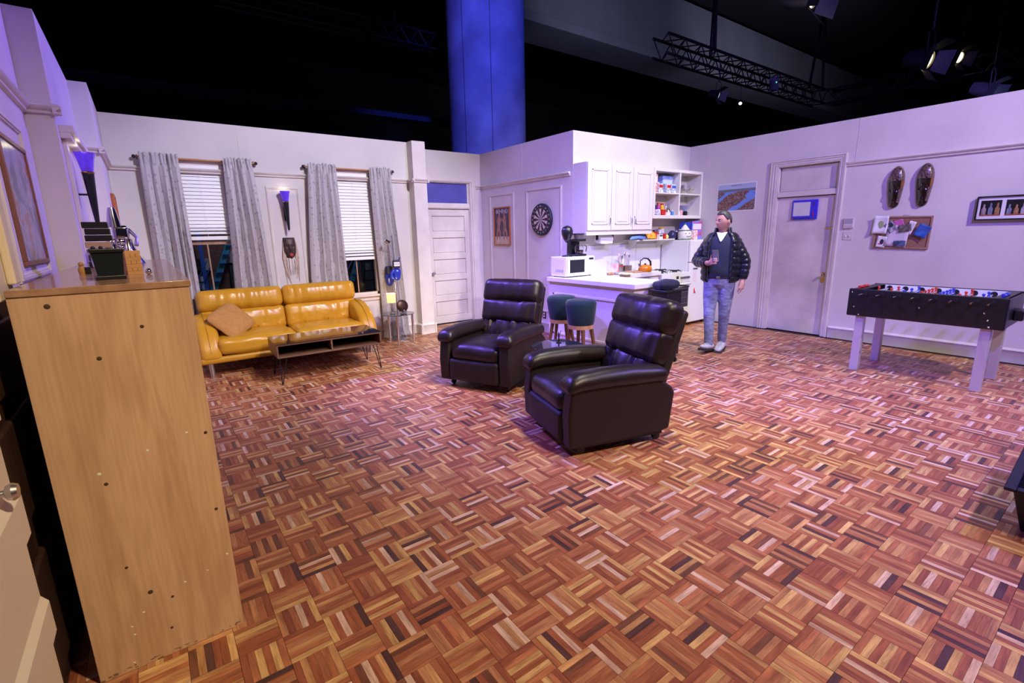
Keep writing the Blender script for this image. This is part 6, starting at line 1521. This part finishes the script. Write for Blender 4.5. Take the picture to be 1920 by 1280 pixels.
# face details
EYW = mat('eye_white', (.7,.68,.66), .3); EYD = mat('eye_dark', (.02,.015,.012), .2); BRW = mat('brow_hair', (.03,.022,.02), .8); LIP = mat('lip', (.36,.13,.11), .5)
for s_ in (-1, 1):
    e = MB().tf(HR).ball((s_*.030, -.0755, .010), (.0105, .007, .0060), 12, 8).build('eye', EYW, man)
    MB().tf(HR).ball((s_*.030-.003, -.0820, .010), (.0048, .0018, .0048), 10, 6).build('iris', EYD, e)
    MB().tf(HR).tube([(s_*.015, -.090, .026), (s_*.030, -.0865, .030), (s_*.044, -.077, .025)], [.003, .0038, .002], 6).build('eyebrow', BRW, man)
MB().tf(HR).tube([(-.022, -.0905, -.054), (0, -.0985, -.0525), (.022, -.0905, -.054)], [.002, .0048, .002], 8, sy=.6).build('mouth', LIP, man)
def hair(u, v):
    a = 2*PI*u; c = math.cos(a)
    # lower limit of the hair (cos of polar angle): high over the brow, low at the nape, sideburns by the ears
    lim = R(47) if c > .55 else R(47)+(R(84)-R(47))*min(1, (.55-c)/.50)
    if c < -.2: lim = R(84)+R(20)*min(1, (-.2-c)/.6)
    th = max(.001, lim*v)
    x, y, z = math.sin(th)*math.sin(a), -math.sin(th)*math.cos(a), math.cos(th)
    k = 1.045+.018*noise.noise(Vector((x*5, y*5, z*3)))+.012*max(0, z)*(1 if c > 0 else .5)
    k *= 1-.03*max(0, v-.85)/.15
    return Vector((x*.0765*k, y*.0965*k+.001, z*.119*k))
o = MB().tf(HR).grid(hair, 48, 18).build('hair', mat('dark_grey_hair', (.020,.017,.018), .5, var=.8, vscale=60, col2=(.06,.055,.058)), man, smooth=80, fixn=False); o.modifiers.new('s', 'SOLIDIFY').thickness = .006
# sweater and tee
swm = MB()
def oval(mb, rows, n=32, a0=0, a1=2*PI):
    vs = []; fs = []; full = abs(a1-a0-2*PI) < 1e-6; m_ = n if full else n+1
    for (z, rx, ry, cx, cy) in rows:
        for j in range(m_):
            a = a0+(a1-a0)*j/n; vs.append((cx+rx*math.sin(a), cy-ry*math.cos(a), z))
    for i in range(len(rows)-1):
        for j in range(n):
            j2 = (j+1) % m_ if full else j+1; fs.append((i*m_+j, i*m_+j2, (i+1)*m_+j2, (i+1)*m_+j))
    return mb.add(vs, fs)
oval(swm, [(.955, .165, .125, 0, -.005), (.965, .178, .135, 0, -.005), (1.05, .168, .128, 0, 0), (1.20, .172, .130, 0, .002), (1.33, .185, .132, 0, .005), (1.42, .165, .115, 0, .01), (1.475, .10, .082, 0, .008), (1.495, .066, .066, 0, .004)], 36)
swm.build('sweater', mat('navy_knit', (.016,.020,.050), .85, var=.15, vscale=60, bump=.15, bscale=250, sheen=.3), man, smooth=60)
# white tee shown in the V of the neck
vt = MB()
def vee(u, v):
    zz = 1.490-.105*v; wd = .060*(1-v)**.8+.001; x = (u-.5)*2*wd
    rad = (1.49-zz)/.105
    return (x, -.066-.053*rad**.75 - .004 + .35*x*x/.12, zz+.010*abs(x)/.06)
vt.grid(vee, 12, 12).build('tee_shirt', mat('white_cotton', (.78,.77,.76), .9), man, smooth=80, fixn=False).modifiers.new('s', 'SOLIDIFY').thickness = .003
# puffer jacket
PUF = mat('black_nylon', (.008,.009,.016), .30, var=.3, vscale=20, bump=.15, bscale=60, sheen=.15)
jk = MB()
rows = []
K = 56
for i in range(K+1):
    z = .895 + (1.50-.895)*i/K
    t = (z-.895)/(1.50-.895)
    rx = .222+.012*math.sin(PI*t) if z < 1.32 else .095+.134*math.sqrt(max(0, 1-((z-1.32)/.185)**2))
    ry = .165+.010*math.sin(PI*t) if z < 1.38 else .170-.075*((z-1.38)/.12)**1.2
    q = abs(math.sin(PI*(z-.895)/.078))**.6
    f = .95+.062*q
    if t < .03: f *= .93
    rows.append((z, rx*f, ry*f, 0, .012))
oval(jk, rows, 44, R(38), R(322))
jo = jk.build('jacket', PUF, man, smooth=60, fixn=False); jo.modifiers.new('s', 'SOLIDIFY').thickness = .022
def sleeve(pts, r0, r1, name, n=46, ringl=.066):
    P = [Vector(p) for p in pts]; L0 = (P[1]-P[0]).length; L1 = (P[2]-P[1]).length; T = L0+L1; out = []; rs = []
    for i in range(n+1):
        s_ = T*i/n
        def at(s):
            return P[0].lerp(P[1], s/L0) if s < L0 else P[1].lerp(P[2], (s-L0)/L1)
        w_ = .055; p = (at(max(0, s_-w_))+at(s_)*2+at(min(T, s_+w_)))/4
        out.append(p); q = abs(math.sin(PI*s_/ringl))**.6
        r_ = (r0+(r1-r0)*s_/T)*(.93+.10*q)
        if s_ > T-.035: r_ *= .86
        rs.append(r_)
    return MB().tube(out, rs, 20).build(name, PUF, man, smooth=60)
sleeve([(-.12, .012, 1.395), (-.285, .012, 1.145), (-.125, -.205, 1.135)], .092, .056, 'jacket_sleeve')
sleeve([(.12, .012, 1.395), (.272, .035, 1.150), (.264, -.028, .925)], .092, .056, 'jacket_sleeve')
# stand-up collar
cl_ = MB(); oval(cl_, [(1.455, .135, .115, 0, .012), (1.49, .112, .104, 0, .014), (1.53, .100, .096, 0, .018), (1.555, .098, .094, 0, .022)], 34, R(46), R(314))
co = cl_.build('jacket_collar', PUF, man, smooth=70, fixn=False); co.modifiers.new('s', 'SOLIDIFY').thickness = .020
# jeans: one remeshed shape
JN = mat('pale_denim', (.27,.31,.42), .85, var=.42, vscale=11, bump=.9, bscale=22, stretch=(1, 1, 1.6))
je = MB()
limb(je, [(-.086, 0, .90), (-.088, -.03, .70), (-.086, -.055, .49), (-.076, -.058, .30), (-.068, -.055, .115)], [.102, .087, .067, .059, .054], 20)
limb(je, [(.086, 0, .90), (.085, .015, .70), (.080, .03, .49), (.070, .09, .30), (.062, .145, .135)], [.102, .087, .067, .059, .054], 20)
je.ball((0, .012, .90), (.178, .128, .085), 24, 12); je.lathe([(.001, .80), (.110, .82), (.152, .87), (.164, .92), (.160, .965), (.001, .97)], 28, (0, 0, 0), lambda a, z: 1-.22*abs(math.sin(a)))
for z, c in ((.15, (-.069, -.055)), (.18, (-.071, -.055)), (.21, (-.072, -.056)), (.52, (-.086, -.052)), (.46, (-.085, -.055))): je.lathe([(.046, z-.008), (.060 if z < .3 else .072, z), (.046, z+.008)], 18, (c[0], c[1], 0))
for z, c in ((.17, (.063, .135)), (.20, (.065, .125)), (.23, (.066, .115)), (.50, (.080, .03))): je.lathe([(.046, z-.008), (.060 if z < .3 else .072, z), (.046, z+.008)], 18, (c[0], c[1], 0))
jb = je.build('jeans', JN, man, merge=False, fixn=False); remesh(jb, .009, 4)
MB().tube([(.168*math.sin(a), -.128*math.cos(a), .958) for a in [2*PI*i/36 for i in range(37)]], .012, 8, caps=False).build('belt', mat('dark_belt', (.02,.016,.018), .5), man)
MB().box(-.020, -.148, .946, .020, -.138, .972).build('belt_buckle', STEEL, man, smooth=0, bevel=.003)
# shoes
SHM = mat('white_sneaker', (.58,.55,.56), .7, var=.25, vscale=25); SOL = mat('dark_sole', (.03,.028,.03), .7)
def shoe(x, y, pitch, yaw, z=0):
    mt = Matrix.Translation((x, y, z)) @ Matrix.Rotation(yaw, 4, 'Z') @ Matrix.Rotation(pitch, 4, 'X')
    def up(p):
        f = (p.y+.15)/.28   # 0 toe .. 1 heel
        return Vector((p.x*(.80+.25*math.sin(PI*min(1, max(0, f*.9+.1)))), p.y, p.z*(.62+.55*max(0, f)**1.3)+.022))
    sh = MB().tf(mt).rbox((0, -.06, .045), (.100, .285, .085), .042, 10, fn=up).build('shoe', SHM, man)
    def so(p): f = (p.y+.20)/.28; return Vector((p.x*(.84+.22*math.sin(PI*min(1, max(0, f*.85+.12)))), p.y, p.z + .05*max(0, -.13-p.y)**1.2))
    MB().tf(mt).rbox((0, -.06, .016), (.106, .298, .032), .014, 8, fn=so).build('sole', SOL, sh)
    for i in range(4): MB().tf(mt).tube([(-.025, -.095+.026*i, .082+.008*i), (0, -.098+.026*i, .090+.009*i), (.025, -.095+.026*i, .082+.008*i)], .0035, 6).build('lace', mat('lace_grey', (.7,.68,.70), .8), sh)
shoe(-.070, -.055, R(-11), R(-16), .012)
shoe(.062, .115, R(6), R(-6), .004)
# phone in the hand
ph_ = thing('smartphone', 'dark smartphone held in the man\'s right hand', 'phone', (0, 0, 0))
q = man.matrix_basis.copy(); bpy.context.view_layer.update()
wp = man.matrix_world @ Vector((-.022, -.300, 1.205)); ph_.location = wp; ph_.rotation_euler = (R(-24), R(0), man.rotation_euler.z + R(20))
MB().rbox((0, 0, .025), (.074, .0085, .150), .004, 4).build('phone_body', mat('phone_dark', (.03,.022,.022), .3), ph_)
box('phone_screen', DARKGLASS, (-.034, .0043, -.044), (.034, .0052, .094), ph_)
